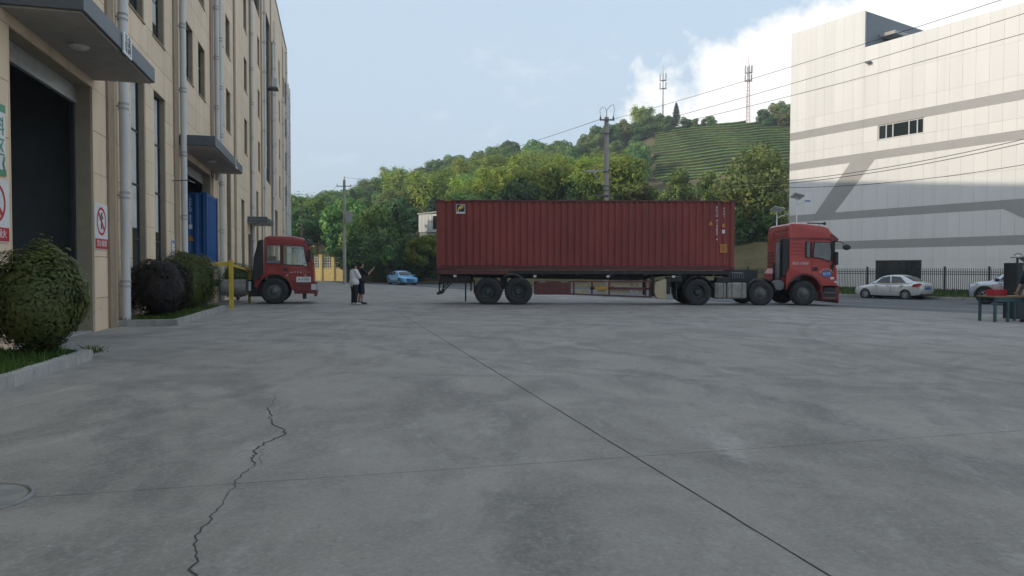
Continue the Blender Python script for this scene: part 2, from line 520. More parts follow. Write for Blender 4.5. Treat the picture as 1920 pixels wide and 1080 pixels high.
def concrete():
    g = G('concrete_slab'); p = g.pos()
    big = g.noise(p, .16, 5, .6, .4)
    mid = g.noise(g.map(p, (1, .6, 1), (0, 0, .25)), .9, 8, .66, .7)
    sml = g.noise(g.map(p, (1.3, .8, 1), (0, 0, -.3), (3, 8, 0)), 3.2, 8, .7, .5)
    fine = g.noise(p, 11, 7, .72)
    grit = g.noise(p, 34, 6, .75)
    spk = g.noise(p, 120, 3, .6)
    c = g.mix(g.ramp(big, .3, .72), (.300, .275, .250), (.380, .352, .320))
    c = g.mix(g.ramp(mid, .40, .68, 0, .85), c, (.212, .200, .184))
    c = g.mix(g.ramp(sml, .50, .74, 0, .5), c, (.385, .37, .345))
    c = g.mix(g.ramp(sml, .46, .26, 0, .55), c, (.18, .175, .168))
    # tyre-scuffed arcs
    w = g.n('ShaderNodeTexWave', wave_type='RINGS', rings_direction='Z')
    g.l(g.map(p, (1, 1, 1), loc=(9.0, -3.0, 0)), w.inputs[0]); w.inputs['Scale'].default_value = .22
    w.inputs['Distortion'].default_value = 6; w.inputs['Detail'].default_value = 5; w.inputs['Detail Scale'].default_value = .8; w.inputs['Detail Roughness'].default_value = .65
    st = g.math('MULTIPLY', g.ramp(w.outputs[1], .66, .98), g.ramp(g.noise(p, .5, 5, .65), .42, .6, 0, .6))
    c = g.mix(g.math('MULTIPLY', st, g.ramp(fine, .3, .6)), c, (.155, .152, .148))
    pale = g.math('MULTIPLY', g.ramp(g.noise(g.map(p, (1.7, .5, 1), (0, 0, -.5), (4, 2, 0)), 1.1, 8, .7), .54, .71, 0, .6), g.ramp(fine, .35, .62))
    c = g.mix(pale, c, (.50, .485, .455))
    # broken pale tyre prints
    tw = g.n('ShaderNodeTexWave', wave_type='BANDS'); g.l(g.map(p, (1, 1, 1), (0, 0, .9)), tw.inputs[0]); tw.inputs['Scale'].default_value = 7.5
    tw.inputs['Distortion'].default_value = 2.2; tw.inputs['Detail'].default_value = 4; tw.inputs['Detail Roughness'].default_value = .7
    tm = g.math('MULTIPLY', g.ramp(tw.outputs[1], .4, .85, 0, .55), g.ramp(g.noise(g.map(p, (1.5, .45, 1), (0, 0, .35), (7, 3, 0)), .8, 5, .65), .60, .70))
    c = g.mix(g.math('MULTIPLY', tm, g.ramp(fine, .38, .6)), c, (.47, .455, .43))
    # curved tyre tracks left by turning lorries
    brk = g.ramp(g.noise(p, 1.6, 6, .7), .40, .62)
    xy = g.map(p, (1, 1, 0))
    for cx, cy, r, dk in ((-9.0, 3.0, 6.6, .165), (-9.0, 3.0, 6.98, .165), (5.5, 17.0, 9.0, .18), (5.5, 17.0, 9.4, .18), (-11.5, 9.5, 8.9, .17), (13, 3, 9.4, .18), (13, 3, 9.75, .18), (1.0, 24.0, 15.5, .17), (20, 10, 14.2, .165), (20, 10, 14.6, .165)):
        dn = g.n('ShaderNodeVectorMath', operation='DISTANCE'); g.l(xy, dn.inputs[0]); dn.inputs[1].default_value = (cx, cy, 0)
        dd = g.math('ABSOLUTE', g.math('SUBTRACT', dn.outputs['Value'], r))
        c = g.mix(g.math('MULTIPLY', g.ramp(dd, .15, .06, 0, .42), brk), c, (dk, dk * .96, dk * .91))
    oil = g.ramp(g.noise(g.map(p, (1, 1, 1), loc=(11, 5, 0)), .75, 5, .6), .66, .78, 0, .5)
    c = g.mix(oil, c, (.12, .12, .12))
    c = g.mix(g.ramp(fine, .56, .78, 0, .45), c, (.14, .138, .135))
    c = g.mix(g.ramp(grit, .48, .70, 0, .55), c, (.44, .42, .39))
    c = g.mix(g.ramp(grit, .44, .26, 0, .6), c, (.12, .115, .108))
    c = g.mix(g.ramp(spk, .66, .74, 0, .7), c, (.07, .07, .07))
    h = g.math('ADD', g.math('MULTIPLY', fine, .6), g.math('MULTIPLY', grit, .5))
    rr = g.math('MULTIPLY_ADD', mid, .2, .68)
    return g.done(g.bsdf(c, rr, 0, .28, g.bump(h, .35, .014)))
M['concrete'] = concrete()
def asphalt():
    g = G('asphalt'); p = g.pos()
    big = g.noise(p, .2, 5, .6); fine = g.noise(p, 60, 4, .7)
    c = g.mix(big, (.082, .088, .098), (.128, .133, .142))
    c = g.mix(g.ramp(fine, .4, .8, 0, .4), c, (.2, .2, .2))
    return g.done(g.bsdf(c, .78, 0, .35, g.bump(fine, .25, .01)))
M['asphalt'] = asphalt()
def earth():
    g = G('earth_ground'); p = g.pos()
    c = g.mix(g.ramp(g.noise(p, .15, 5), .35, .65), (.10, .095, .07), (.065, .085, .03))
    return g.done(g.bsdf(c, .95, 0, .2))
M['earth'] = earth()
def hillmat():
    g = G('hill_ground'); p = g.pos()
    a = g.ramp(g.noise(p, .12, 6, .65), .38, .66)
    b = g.ramp(g.noise(p, 1.2, 6, .7), .35, .7)
    c = g.mix(a, (.120, .105, .048), (.200, .160, .085))
    c = g.mix(g.math('MULTIPLY', b, .35), c, (.085, .085, .034))
    return g.done(g.bsdf(c, .95, 0, .2, g.bump(g.noise(p, 3, 5), .6, .3)))
M['hill'] = hillmat()

# ------------------------------------------------------------------ frames of reference
TH = math.atan(332 / 1300)
U = Vector((-math.sin(TH), math.cos(TH), 0)); N = Vector((math.cos(TH), math.sin(TH), 0))
ANG_B = math.atan2(U.y, U.x)                     # left building: local x runs along its front, local y into it
def fp(s, p, z=0): return U * s - N * p + Vector((0, 0, z))
MM = Vector((.85, .527, 0)).normalized(); KK = Vector((MM.y, -MM.x, 0))
def gz(x, y):
    z = -.0075 * min(max(y, -30), 45)
    mm = MM.x * x + MM.y * y
    return z - .2 * min(1, max(0, (mm - 25) / 17))
# ------------------------------------------------------------------ ground, yard slabs, road
def lin(a, b, n): return [a + (b - a) * i / n for i in range(n + 1)]
def grid_sheet(name, xs, ys, zf, mat, kind='structure', smooth=True):
    v = [(x, y, zf(x, y)) for y in ys for x in xs]
    nx = len(xs)
    f = [(j * nx + i, j * nx + i + 1, (j + 1) * nx + i + 1, (j + 1) * nx + i) for j in range(len(ys) - 1) for i in range(nx - 1)]
    o = MB().add(v, f).build(name, mat, smooth=smooth, fix=False)
    return tag(o, kind=kind)
xs = [-1500, -800, -400, -200] + lin(-150, 150, 75) + [200, 400, 800, 1500]
ys = [-1500, -800, -400, -120, -60] + lin(-30, 150, 72) + [200, 300, 500, 800, 1500]
grid_sheet('ground', xs, ys, lambda x, y: gz(x, y) - .075, M['earth'])

def clip(poly, nrm, d):
    # keep nrm.p <= d
    out = []
    for i in range(len(poly)):
        a, b = poly[i], poly[(i + 1) % len(poly)]
        da, db = nrm.dot(a) - d, nrm.dot(b) - d
        if da <= 0: out.append(a)
        if da * db < 0: out.append(a + (b - a) * (da / (da - db)))
    return out
yard = thing('concrete_yard', None, None)
tag(yard, kind='structure')
NB = [-30.0, -16.0, 2.0, 21.0, 40.0]
UB = [-31.0, -14.0, 4.4, 24.6, 45.0, 62.0, 80.0, 98.0]
for i in range(len(NB) - 1):
    for j in range(len(UB) - 1):
        gp = .0038
        a0, a1, b0, b1 = NB[i] + gp, NB[i + 1] - gp, UB[j] + gp, UB[j + 1] - gp
        poly = [U * b + N * a for a, b in ((a0, b0), (a1, b0), (a1, b1), (a0, b1))]
        poly = clip(poly, MM, 25.0)
        if len(poly) < 3: continue
        poly = clip(poly, Vector((-1, 0, 0)), 60)
        if len(poly) < 3: continue
        # cut the slab into strips so that it follows the fall of the yard
        mb = MB()
        y0 = min(p.y for p in poly); y1 = max(p.y for p in poly)
        cuts = [y0] + [c for c in (-30.0, 45.0) if y0 < c < y1] + [y1]
        for c0, c1 in zip(cuts[:-1], cuts[1:]):
            q = clip(clip(poly, Vector((0, 1, 0)), c1), Vector((0, -1, 0)), -c0)
            if len(q) < 3: continue
            n = len(q)
            v = [(p.x, p.y, gz(p.x, p.y)) for p in q] + [(p.x, p.y, gz(p.x, p.y) - .06) for p in q]
            f = [tuple(range(n))] + [(k, k + n, (k + 1) % n + n, (k + 1) % n) for k in range(n)]
            mb.add(v, f)
        mb.build('slab', M['concrete'], yard)
def ribbon(name, pts, wd, mat, parent, dz=.003):
    mb = MB(); v = []; f = []
    for i, p in enumerate(pts):
        a = Vector(pts[max(0, i - 1)]); b = Vector(pts[min(len(pts) - 1, i + 1)])
        t = (b - a).normalized(); q = Vector((-t.y, t.x)); w = wd[i] if isinstance(wd, list) else wd
        for sgn in (-1, 1):
            x, y = p[0] + q.x * w * sgn, p[1] + q.y * w * sgn
            v.append((x, y, gz(x, y) + dz))
    for i in range(len(pts) - 1):
        f.append((2 * i, 2 * i + 1, 2 * i + 3, 2 * i + 2))
    return mb.add(v, f).build(name, mat, parent, fix=False)
cr = [(-2.47, 7.33), (-2.25, 6.33), (-1.95, 5.67), (-1.8, 5.44), (-1.84, 4.97), (-1.68, 4.42), (-1.64, 4.0), (-1.57, 3.63), (-1.49, 3.26), (-1.32, 2.85), (-1.2, 2.3), (-1.05, 1.7)]
pts = []
r2 = random.Random(3)
wob = 0.0
for a, b in zip(cr[:-1], cr[1:]):
    ln = math.hypot(b[0] - a[0], b[1] - a[1]); n = max(5, int(ln / .035))
    qx, qy = -(b[1] - a[1]) / ln, (b[0] - a[0]) / ln
    for k in range(n):
        t = k / n
        wob = wob * .62 + r2.uniform(-.019, .019)
        pts.append((a[0] + (b[0] - a[0]) * t + qx * wob, a[1] + (b[1] - a[1]) * t + qy * wob))
wds = [.002]
for i in range(len(pts)): wds.append(min(.0066, max(.0022, wds[-1] + r2.uniform(-.0011, .0011))))
wds = [w * (.4 + .6 * min(1, i / 60)) for i, w in enumerate(wds[1:])]
ribbon('crack', pts, wds, M['crack_dark'], yard)
pts2 = [(a + r2.uniform(-.012, .012) + .05, b + r2.uniform(-.01, .01)) for a, b in pts[70:84:2]]
ribbon('crack', pts2, .0016, M['crack_dark'], yard)
# worn crumbs along the long joint
jn = []
for i in range(90):
    u = 1.5 + i * .22
    jn.append(tuple((U * u + N * (2.0 + r2.uniform(-.004, .004)))[:2]))
ribbon('joint_filler', jn, [r2.uniform(.001, .0055) for _ in jn], M['crack_dark'], yard)

road = thing('road', None, None); tag(road, kind='structure')
def strip(name, m0, m1, k0, k1, dz, mat, parent=None, nm=6, nk=30, zf=None):
    v = []; f = []
    for j in range(nk + 1):
        for i in range(nm + 1):
            p = MM * (m0 + (m1 - m0) * i / nm) + KK * (k0 + (k1 - k0) * j / nk)
            v.append((p.x, p.y, (zf or gz)(p.x, p.y) + dz))
    for j in range(nk):
        for i in range(nm):
            a = j * (nm + 1) + i
            f.append((a, a + 1, a + nm + 2, a + nm + 1))
    return MB().add(v, f).build(name, mat, parent, smooth=True, fix=False)
# along KK: larger = nearer the camera on the right
strip('carriageway', 25.0, 43.5, -140, 60, -.004, M['asphalt'], road, 8, 60)
for kk in range(-14, 12):
    strip('lane_dash', 34.2, 34.36, kk * 8.0, kk * 8.0 + 3.6, .004, M['mark_white'], road, 1, 2)
strip('edge_line', 28.2, 28.35, -90, 50, .004, M['mark_white'], road, 1, 40)
# far kerb and verge in front of the white building
verge = thing('verge', None, None); tag(verge, kind='structure')
AW = Vector((23.007, 57.780, 0))          # far corner of the white building
kA = KK.dot(AW)
def vz(x, y):
    mm = MM.x * x + MM.y * y
    return -.40 + .22 * min(1, max(0, (mm - 43.7) / 1.6))
strip('verge_soil', 43.7, 51.0, kA - 16, kA + 45, 0, M['hill'], verge, 6, 40, zf=vz)
for i in range(48):
    k = kA - 14 + i * 1.0
    p = MM * 43.6 + KK * k
    o = piece('kerb_stone', M['kerb_stone'], verge, -.49, .49, -.1, .1, -.2, .06)
    o.location = (p.x, p.y, gz(p.x, p.y) + .03); o.rotation_euler = (0, 0, math.atan2(KK.y, KK.x))

# grass helper: upright blades scattered over a patch
def blades(name, spots, mat, parent=None, h=(.05, .12), w=.006, seed=1, lean=.5):
    r = random.Random(seed); v = []; f = []
    for (x, y, z) in spots:
        a = r.uniform(0, math.tau); hh = r.uniform(*h); l = r.uniform(0, lean) * hh; b = r.uniform(0, math.tau)
        ww = w * r.uniform(.6, 1.4)
        dx, dy = math.cos(a) * ww, math.sin(a) * ww
        tx, ty = x + math.cos(b) * l, y + math.sin(b) * l
        o = len(v)
        v += [(x - dx, y - dy, z), (x + dx, y + dy, z), (tx * .5 + x * .5 + dx * .7, ty * .5 + y * .5 + dy * .7, z + hh * .6), (tx, ty, z + hh), (tx * .5 + x * .5 - dx * .7, ty * .5 + y * .5 - dy * .7, z + hh * .6)]
        f.append((o, o + 1, o + 2, o + 3, o + 4))
    return MB().add(v, f).build(name, mat, parent, fix=False)
r3 = random.Random(11)
sp = []
for i in range(9000):
    m = r3.uniform(43.75, 47.5); k = kA + r3.uniform(-6, 24)
    p = MM * m + KK * k
    sp.append((p.x, p.y, vz(p.x, p.y)))
vg = blades('verge_grass', sp, M['grass'], None, (.10, .32), .022, 5)
tag(vg, 'rough grass on the verge along the black fence', 'grass', kind='stuff')

# ------------------------------------------------------------------ left building
LB = thing('factory_building', 'long beige stone clad factory building with loading bays and white downpipes', 'building', fp(45, 5, -.35), ANG_B)
S0 = 45.0
ZB = .35           # local z = world z + ZB
STR = [17.85, 24.65, 31.55, 38.5, 45.4, 52.2, 60.0, 73.4]
ZR = [-.3, .6, 1.5, 2.4, 3.3, 4.2, 5.1, 5.75, 6.37, 7.145, 7.92, 8.9, 9.9, 10.75, 11.55, 12.5, 13.42, 14.25, 15.05, 16.0, 17.0, 17.75, 18.5, 19.6, 20.75, 22.0, 23.3, 24.8]
FL = [(7.92, 9.9), (11.55, 13.42), (15.05, 17.0), (18.5, 20.75)]
OPEN = []   # s0, s1, z0, z1, kind
OPEN.append((12.72, 16.6, -.3, 5.1, 'bay'))
OPEN.append((26.2, 31.2, -.3, 5.1, 'bay'))
OPEN.append((44.1, 46.9, -.3, 3.3, 'entrance'))
OPEN.append((60.8, 66.4, -.3, 6.37, 'portal'))
for P in (17.85,):
    OPEN += [(P + 1.7, P + 3.1, .6, 6.37, 'tall'), (P + 4.05, P + 5.45, .6, 6.37, 'tall')]
OPEN += [(33.4, 34.8, .6, 6.37, 'tall'), (35.7, 37.1, .6, 6.37, 'tall')]
OPEN += [(41.0, 42.4, .6, 5.1, 'tall')]
OPEN += [(48.6, 50.0, .6, 6.37, 'tall')]
for z0, z1 in FL:
    for a in (19.5, 21.85, 26.3, 28.72, 33.4, 35.7, 42.55, 68.4, 74.6, 76.6):
        OPEN.append((a, a + 1.42, z0, z1, 'win'))
    if z0 < 18:
        OPEN += [(49.9, 51.3, z0, z1, 'win'), (63.8, 65.4, z0, z1, 'win')]
    else:
        OPEN += [(48.0, 51.6, z0, z1, 'wide'), (62.6, 65.3, z0, z1, 'wide')]
OPEN.append((55.0, 59.5, 7.92, 20.75, 'curtain'))
SEND = 79.3
def sl(s): return s - S0
wallmb = MB(); tiles = []
for z0, z1 in zip(ZR[:-1], ZR[1:]):
    zc = (z0 + z1) / 2
    holes = sorted([(a, b) for a, b, c, d, k in OPEN if c < zc < d])
    cur = 9.0; runs = []
    for a, b in holes:
        if a > cur: runs.append((cur, a))
        cur = max(cur, b)
    runs.append((cur, SEND))
    for a, b in runs:
        wallmb.box(sl(a), sl(b), .032, .32, z0 + ZB, z1 + ZB)
        segs = [a]
        for P in STR:
            if a < P < b: segs += [P - .3, P + .3]
        segs.append(b)
        for q in range(0, len(segs), 2):
            x0, x1 = segs[q], segs[q + 1]
            n = max(1, round((x1 - x0) / 3.4))
            for i in range(n):
                tiles.append((x0 + (x1 - x0) * i / n, x0 + (x1 - x0) * (i + 1) / n, z0, z1))
wallmb.build('wall', M['stone_joint'], LB, fix=False)
tiles = [t for t in tiles if t[1] - t[0] > .05]
tiles.sort(key=lambda t: (max(0, t[0] - 12) + 1.4 * max(0, t[2] - 8) + max(0, 12 - t[0]) * 2))
rest = MB()
for i, (a, b, c, d) in enumerate(tiles):
    g = .006
    if i < 300:
        piece('stone_tile', M['stone_tile'], LB, sl(a) + g, sl(b) - g, r3.uniform(-.003, .003), .04, c + ZB + g, d + ZB - g)
    else:
        rest.box(sl(a) + g, sl(b) - g, r3.uniform(-.003, .003), .04, c + ZB + g, d + ZB - g)
o = rest.build('stone_cladding', M['stone_tile'], LB, fix=False); o['kind'] = 'stuff'
for P in STR:
    zlo = 5.1 if P in (31.55,) else -.3
    piece('shaded_return', M['stone_brown'], LB, sl(P) - .295, sl(P) + .295, -.05, .05, zlo + ZB, 23.3 + ZB)  # brown colour stands for the weaker light on a wall return
# the part of the building behind the camera, its back, its ends and the roof
MB().box(sl(-32), sl(9.0), 0, .32, -.3 + ZB, 24.8 + ZB).build('near_wall', M['stone_tile'], LB)
MB().box(sl(-32), sl(SEND), 27.7, 28, -.3 + ZB, 24.8 + ZB).build('back_wall', M['stone_tile'], LB)
for s_ in (-32, SEND - .3):
    MB().box(sl(s_) + .002, sl(s_) + .298, .33, 27.69, -.3 + ZB, 24.79 + ZB).build('end_wall', M['stone_tile'], LB)
MB().box(sl(-31.7), sl(SEND) - .3, .33, 27.69, 24.0 + ZB, 24.3 + ZB).build('roof', M['kerb_stone'], LB)
MB().box(sl(-32.1), sl(SEND) + .1, -.06, .36, 24.8 + ZB, 24.98 + ZB).build('parapet_coping', M['canopy_grey'], LB)
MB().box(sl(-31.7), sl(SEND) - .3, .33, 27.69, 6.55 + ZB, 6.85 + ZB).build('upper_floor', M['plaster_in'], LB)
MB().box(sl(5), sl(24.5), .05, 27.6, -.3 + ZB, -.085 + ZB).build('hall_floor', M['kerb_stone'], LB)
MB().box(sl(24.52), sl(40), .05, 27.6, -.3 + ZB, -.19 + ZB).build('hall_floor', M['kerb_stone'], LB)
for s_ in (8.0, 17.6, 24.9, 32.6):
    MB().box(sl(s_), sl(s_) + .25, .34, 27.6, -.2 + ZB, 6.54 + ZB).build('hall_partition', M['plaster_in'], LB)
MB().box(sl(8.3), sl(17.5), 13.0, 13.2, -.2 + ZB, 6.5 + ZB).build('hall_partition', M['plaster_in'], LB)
bd = MB().box(sl(12.4), sl(16.6), 12.9, 12.96, 3.2 + ZB, 3.75 + ZB).build('notice_board', M['side_grey'], LB)
text('notice_lettering', '安全生产', .42, M['sign_white'], LB, (sl(14.6), 12.89, 3.47 + ZB), FRONT)
# lower end block
MB().box(sl(SEND) + .05, sl(83.5), .25, 24, -.3 + ZB, 21.4 + ZB).build('end_block', M['stone_tile'], LB)
for z in (3.0, 7.9, 11.5, 15, 18.4):
    piece('window', M['pane_dark'], LB, sl(80.6), sl(81.8), .2, .3, z + ZB, z + 1.9 + ZB)

# windows
_WC = {}
def window(a, b, z0, z1, kind):
    w = b - a; h = z1 - z0
    key = (round(w, 2), round(h, 2), kind)
    if key not in _WC:
        fr = MB(); t = .055; y0, y1 = .17, .23
        fr.box(-w / 2, -w / 2 + t, y0, y1, 0, h).box(w / 2 - t, w / 2, y0, y1, 0, h)
        fr.box(-w / 2 + t, w / 2 - t, y0, y1, 0, t).box(-w / 2 + t, w / 2 - t, y0, y1, h - t, h)
        if kind == 'tall': rows = 4; cols = 1
        elif kind == 'curtain': rows = 9; cols = 4
        elif kind == 'wide': rows = 2; cols = 4
        else: rows = 2; cols = 1
        zsp = [h * i / rows for i in range(1, rows)] if kind != 'win' else [h * .62]
        for z in zsp: fr.box(-w / 2 + t, w / 2 - t, y0 + .002, y1 - .002, z - .035, z + .035)
        for i in range(1, cols): fr.box(-w / 2 + w * i / cols - .025, -w / 2 + w * i / cols + .025, y0 + .004, y1 - .004, t, h - t)
        if kind in ('win', 'tall'): fr.box(-.018, .018, y0 + .006, y1 - .006, t, (zsp[0] if kind == 'win' else h - t))
        fm = fr.mesh('window', M['frame_dark'], fix=False)
        zz_ = [t] + zsp + [h - t]
        panes = []
        for c, d in zip(zz_[:-1], zz_[1:]):
            for i in range(cols):
                panes.append(MB().box(-w / 2 + w * i / cols + .02, -w / 2 + w * (i + 1) / cols - .02, .195, .205, c + .01, d - .01).mesh('pane', M['pane_blue' if kind == 'curtain' else 'pane_dark']))
        sm = MB().box(-w / 2 - .03, w / 2 + .03, -.03, .17, -.05, -.003).mesh('sill', M['stone_brown'])
        cm = MB().box(-w * .06, w * .30, .175, .19, h * .30, h - .1).mesh('reflection_strip', M['curtain'])  # pale strip standing in for reflections and curtain in the glass
        _WC[key] = (fm, panes, sm, cm)
    fm, panes, sm, cm = _WC[key]
    o = link('window', fm, LB, loc=(sl((a + b) / 2), 0, z0 + ZB))
    for pm in panes: link('pane', pm, o)
    if kind in ('win', 'tall'):
        link('sill', sm, o)
        if r3.random() < .6: link('reflection_strip', cm, o)
    return o
for a, b, c, d, k in OPEN:
    if k in ('win', 'tall', 'wide', 'curtain'): window(a, b, c, d, k)
# loading-bay doors: roller shutter drawn up under the lintel
for a, b in ((12.72, 16.6), (26.2, 31.2)):
    sh = MB()
    for i in range(5):
        z = 4.80 + i * .06 + ZB
        sh.box(sl(a), sl(b), .30, .335 + .012 * (i % 2), z, z + .056)
    sh.box(sl(a), sl(b), .28, .36, 4.74 + ZB, 4.795 + ZB)
    sh.build('roller_shutter', M['shutter_metal'], LB)
    for x in (a, b):
        piece('shutter_guide', M['frame_dark'], LB, sl(x) - (.08 if x == b else 0), sl(x) + (.08 if x == a else 0), .325, .40, -.2 + ZB, 4.73 + ZB)
    # deep jamb lining
    piece('jamb', M['stone_tile'], LB, sl(b) + .002, sl(b) + .03, -.012, .318, -.3 + ZB, 5.1 + ZB)
    piece('jamb', M['stone_tile'], LB, sl(a) - .03, sl(a) - .002, -.012, .318, -.3 + ZB, 5.1 + ZB)
piece('shopfront', M['pane_dark'], LB, sl(44.1), sl(46.9), .2, .25, -.2 + ZB, 3.3 + ZB)
piece('portal_wall', M['stone_brown'], LB, sl(60.8), sl(66.4), 1.2, 1.4, -.2 + ZB, 6.37 + ZB)
piece('portal_side', M['stone_tile'], LB, sl(66.4), sl(66.7), .33, 1.2, -.2 + ZB, 6.37 + ZB)

# canopies
def canopy(s0, s1, p1, z0, z1, plate=None):
    c = MB().box(sl(s0), sl(s1), p1, -.004, z0 + .03 + ZB, z1 + ZB).build('canopy', M['canopy_grey'], LB, bevel=.012)
    MB().box(sl(s0) + .06, sl(s1) - .06, p1 + .06, -.01, z0 + ZB, z0 + .029 + ZB).build('soffit', M['soffit'], c)
    MB().lathe([(.0, 0), (.16, 0), (.17, -.03), (.12, -.07), (.04, -.075)], (sl((s0 + s1) / 2) - .4, p1 * .45, z0 - .003 + ZB), 'z', 20).build('ceiling_lamp', M['white_pipe'], c, smooth=40)
    if plate:
        s_, w, h, tx = plate
        MB().box(sl(s_), sl(s_ + w), p1 - .03, p1 - .005, z0 - .02 + ZB, z0 - .02 + h + ZB).build('name_plate', M['sign_white'], c)
        text('plate_lettering', tx, .2, M['sign_black'], c, (sl(s_ + w / 2), p1 - .033, z0 - .02 + h / 2 + ZB), FRONT, line=.85)
canopy(12.38, 16.85, -1.18, 5.29, 5.64, (14.42, .52, .40, '五金\n车间'))
canopy(25.2, 32.3, -1.12, 5.33, 5.70, (30.0, .5, .42, '装配\n车间'))
canopy(43.7, 47.3, -1.08, 3.95, 4.32)
# downpipes
def downpipe(s_, p, z0, z1, r=.095, elbow=None):
    y = p - 5
    pts = [(sl(s_), y, z0 + ZB), (sl(s_), y, z1 + ZB)]
    if elbow:
        pts = [(sl(s_), y, z0 + ZB), (sl(s_), y, elbow + ZB), (sl(s_) + .35, y, elbow + .7 + ZB), (sl(s_) + .35, y, z1 + ZB)]
    o = MB().tube(pts, r, 14).build('downpipe', M['white_pipe'], LB, smooth=50)
    ck = 'collar%.3f' % r
    if ck not in _WC:
        cm = MB().lathe([(r + .001, 0), (r + .012, .004), (r + .012, .05), (r + .001, .055)], (0, 0, 0), 'z', 14)
        _WC[ck] = cm.mesh('collar', M['pipe_ring'], smooth=40, fix=False)
        _WC[ck + 'b'] = MB().box(-.02, .02, 0, .16 - r, -.02, .02).mesh('pipe_bracket', M['pipe_ring'])
    z = z0 + .9
    while z < z1:
        xx = sl(s_) + (.35 if elbow and z > elbow + .7 else 0)
        if not (elbow and elbow - .2 < z < elbow + .9):
            link('collar', _WC[ck], o, loc=(xx, y, z + ZB)); link('collar', _WC[ck], o, loc=(xx, y, z + .12 + ZB))
            link('pipe_bracket', _WC[ck + 'b'], o, loc=(xx, y + r - .002, z + .09 + ZB))
        z += 2.1
for a in ((18.33, 4.84, -.1, 24.4, .105), (25.1, 4.84, -.15, 24.4, .1), (31.95, 4.84, 5.0, 24.4, .1), (33.0, 4.84, -.2, 24.4, .095),
          (45.2, 4.84, -.2, 24.4, .09), (52.9, 4.84, -.3, 24.4, .09, 8.2), (60.1, 4.84, -.3, 19.6, .1), (62.0, 4.84, 6.5, 22, .08),
          (71.9, 4.84, -.3, 18.0, .1), (76.9, 4.84, -.3, 24, .1), (79.25, 4.84, -.3, 21.2, .1), (82.9, 4.9, -.3, 21.6, .1)):
    downpipe(*a)
MB().tube([(sl(18.0), -.05, -.1 + ZB), (sl(18.0), -.05, 24 + ZB)], .03, 8).build('conduit', M['stone_tile'], LB, smooth=True)
MB().tube([(sl(24.0), -.03, 4.02 + ZB), (sl(24.0), -.5, 4.05 + ZB), (sl(25.0), -.5, 4.08 + ZB)], .022, 6).build('wall_bracket', M['galv_dark'], LB)
ac = MB().box(sl(56.6), sl(57.5), -.75, -.35, 15.2 + ZB, 15.9 + ZB).build('air_conditioner', M['white_pipe'], LB, bevel=.02)
MB().box(sl(56.5), sl(57.6), -.8, -.004, 15.1 + ZB, 15.19 + ZB).build('bracket', M['galv_dark'], ac)
# signs on the wall
def sign_board(name, parent, s0, s1, z0, z1):
    return piece(name, M['sign_white'], parent, sl(s0), sl(s1), -.016, -.005, z0 + ZB, z1 + ZB)
def ring(c, r0, r1, n=32, y=0, t=.002):
    mb = MB(); v = []; f = []
    for k in range(n):
        a = math.tau * k / n
        v += [(c[0] + math.cos(a) * r0, y, c[1] + math.sin(a) * r0), (c[0] + math.cos(a) * r1, y, c[1] + math.sin(a) * r1)]
    for k in range(n):
        f.append((2 * k, 2 * k + 1, (2 * k + 3) % (2 * n), (2 * k + 2) % (2 * n)))
    return mb.add(v, f)
def wall_sign(s0, s1, z0, z1, words, label, cat='sign'):
    r = thing('prohibition_sign', label, cat, fp((s0 + s1) / 2, 4.992, z0), ANG_B)
    w = s1 - s0; h = z1 - z0
    MB().box(-w / 2, w / 2, -.012, 0, 0, h).build('board', M['sign_white'], r)
    MB().box(-w / 2 + .015, w / 2 - .015, -.016, -.013, .015, h * .235).build('red_band', M['sign_red'], r)
    cz = h * .62; rr = min(w * .42, h * .31)
    mb = ring((0, cz), rr * .83, rr, y=-.016)
    d = rr * .9 / math.sqrt(2); t = rr * .085
    mb.add([(-d - t, -.0165, cz + d - t), (-d + t, -.0165, cz + d + t), (d + t, -.0165, cz - d + t), (d - t, -.0165, cz - d - t)], [(0, 1, 2, 3)])
    mb.build('prohibition_ring', M['sign_red'], r, fix=False)
    # black pictogram: a burning stick with smoke
    mb = MB().box(-rr * .1, rr * .1, -.0145, -.013, cz - rr * .55, cz + rr * .05)
    mb.tube([(0, -.0138, cz + rr * .12), (rr * .22, -.0138, cz + rr * .28), (-rr * .08, -.0138, cz + rr * .42), (rr * .1, -.0138, cz + rr * .6)], rr * .06, 6)
    mb.build('pictogram', M['sign_black'], r)
    text('lettering', words, h * .155, M['sign_white'], r, (0, -.018, h * .125), FRONT, sx=1.05)
    return r
wall_sign(16.64, 17.5, 1.66, 2.66, '禁止吸烟', 'white no smoking sign with red band on the pier right of the dark doorway')
wall_sign(11.75, 12.60, 1.65, 2.62, '禁止烟火', 'white prohibition sign with red band cut by the left edge of the photo')
gs = thing('zone_sign', 'green bordered white zone sign above the prohibition sign at the left edge', 'sign', fp(12.1, 4.992, 2.68), ANG_B)
MB().box(-.42, .42, -.012, 0, 0, 1.1).build('board', M['sign_white'], gs)
mb = MB().box(-.42, .42, -.016, -.013, .98, 1.1).box(-.42, .42, -.016, -.013, .0, .09).box(-.42, -.36, -.016, -.013, .09, .98)
mb.build('green_border', M['sign_green'], gs)
text('lettering', '物料', .3, M['sign_green'], gs, (.08, -.018, .74), FRONT)
text('lettering', '存区', .3, M['sign_green'], gs, (.08, -.018, .42), FRONT)
text('arrow_lettering', '《《', .24, M['sign_green'], gs, (.16, -.018, .17), FRONT)

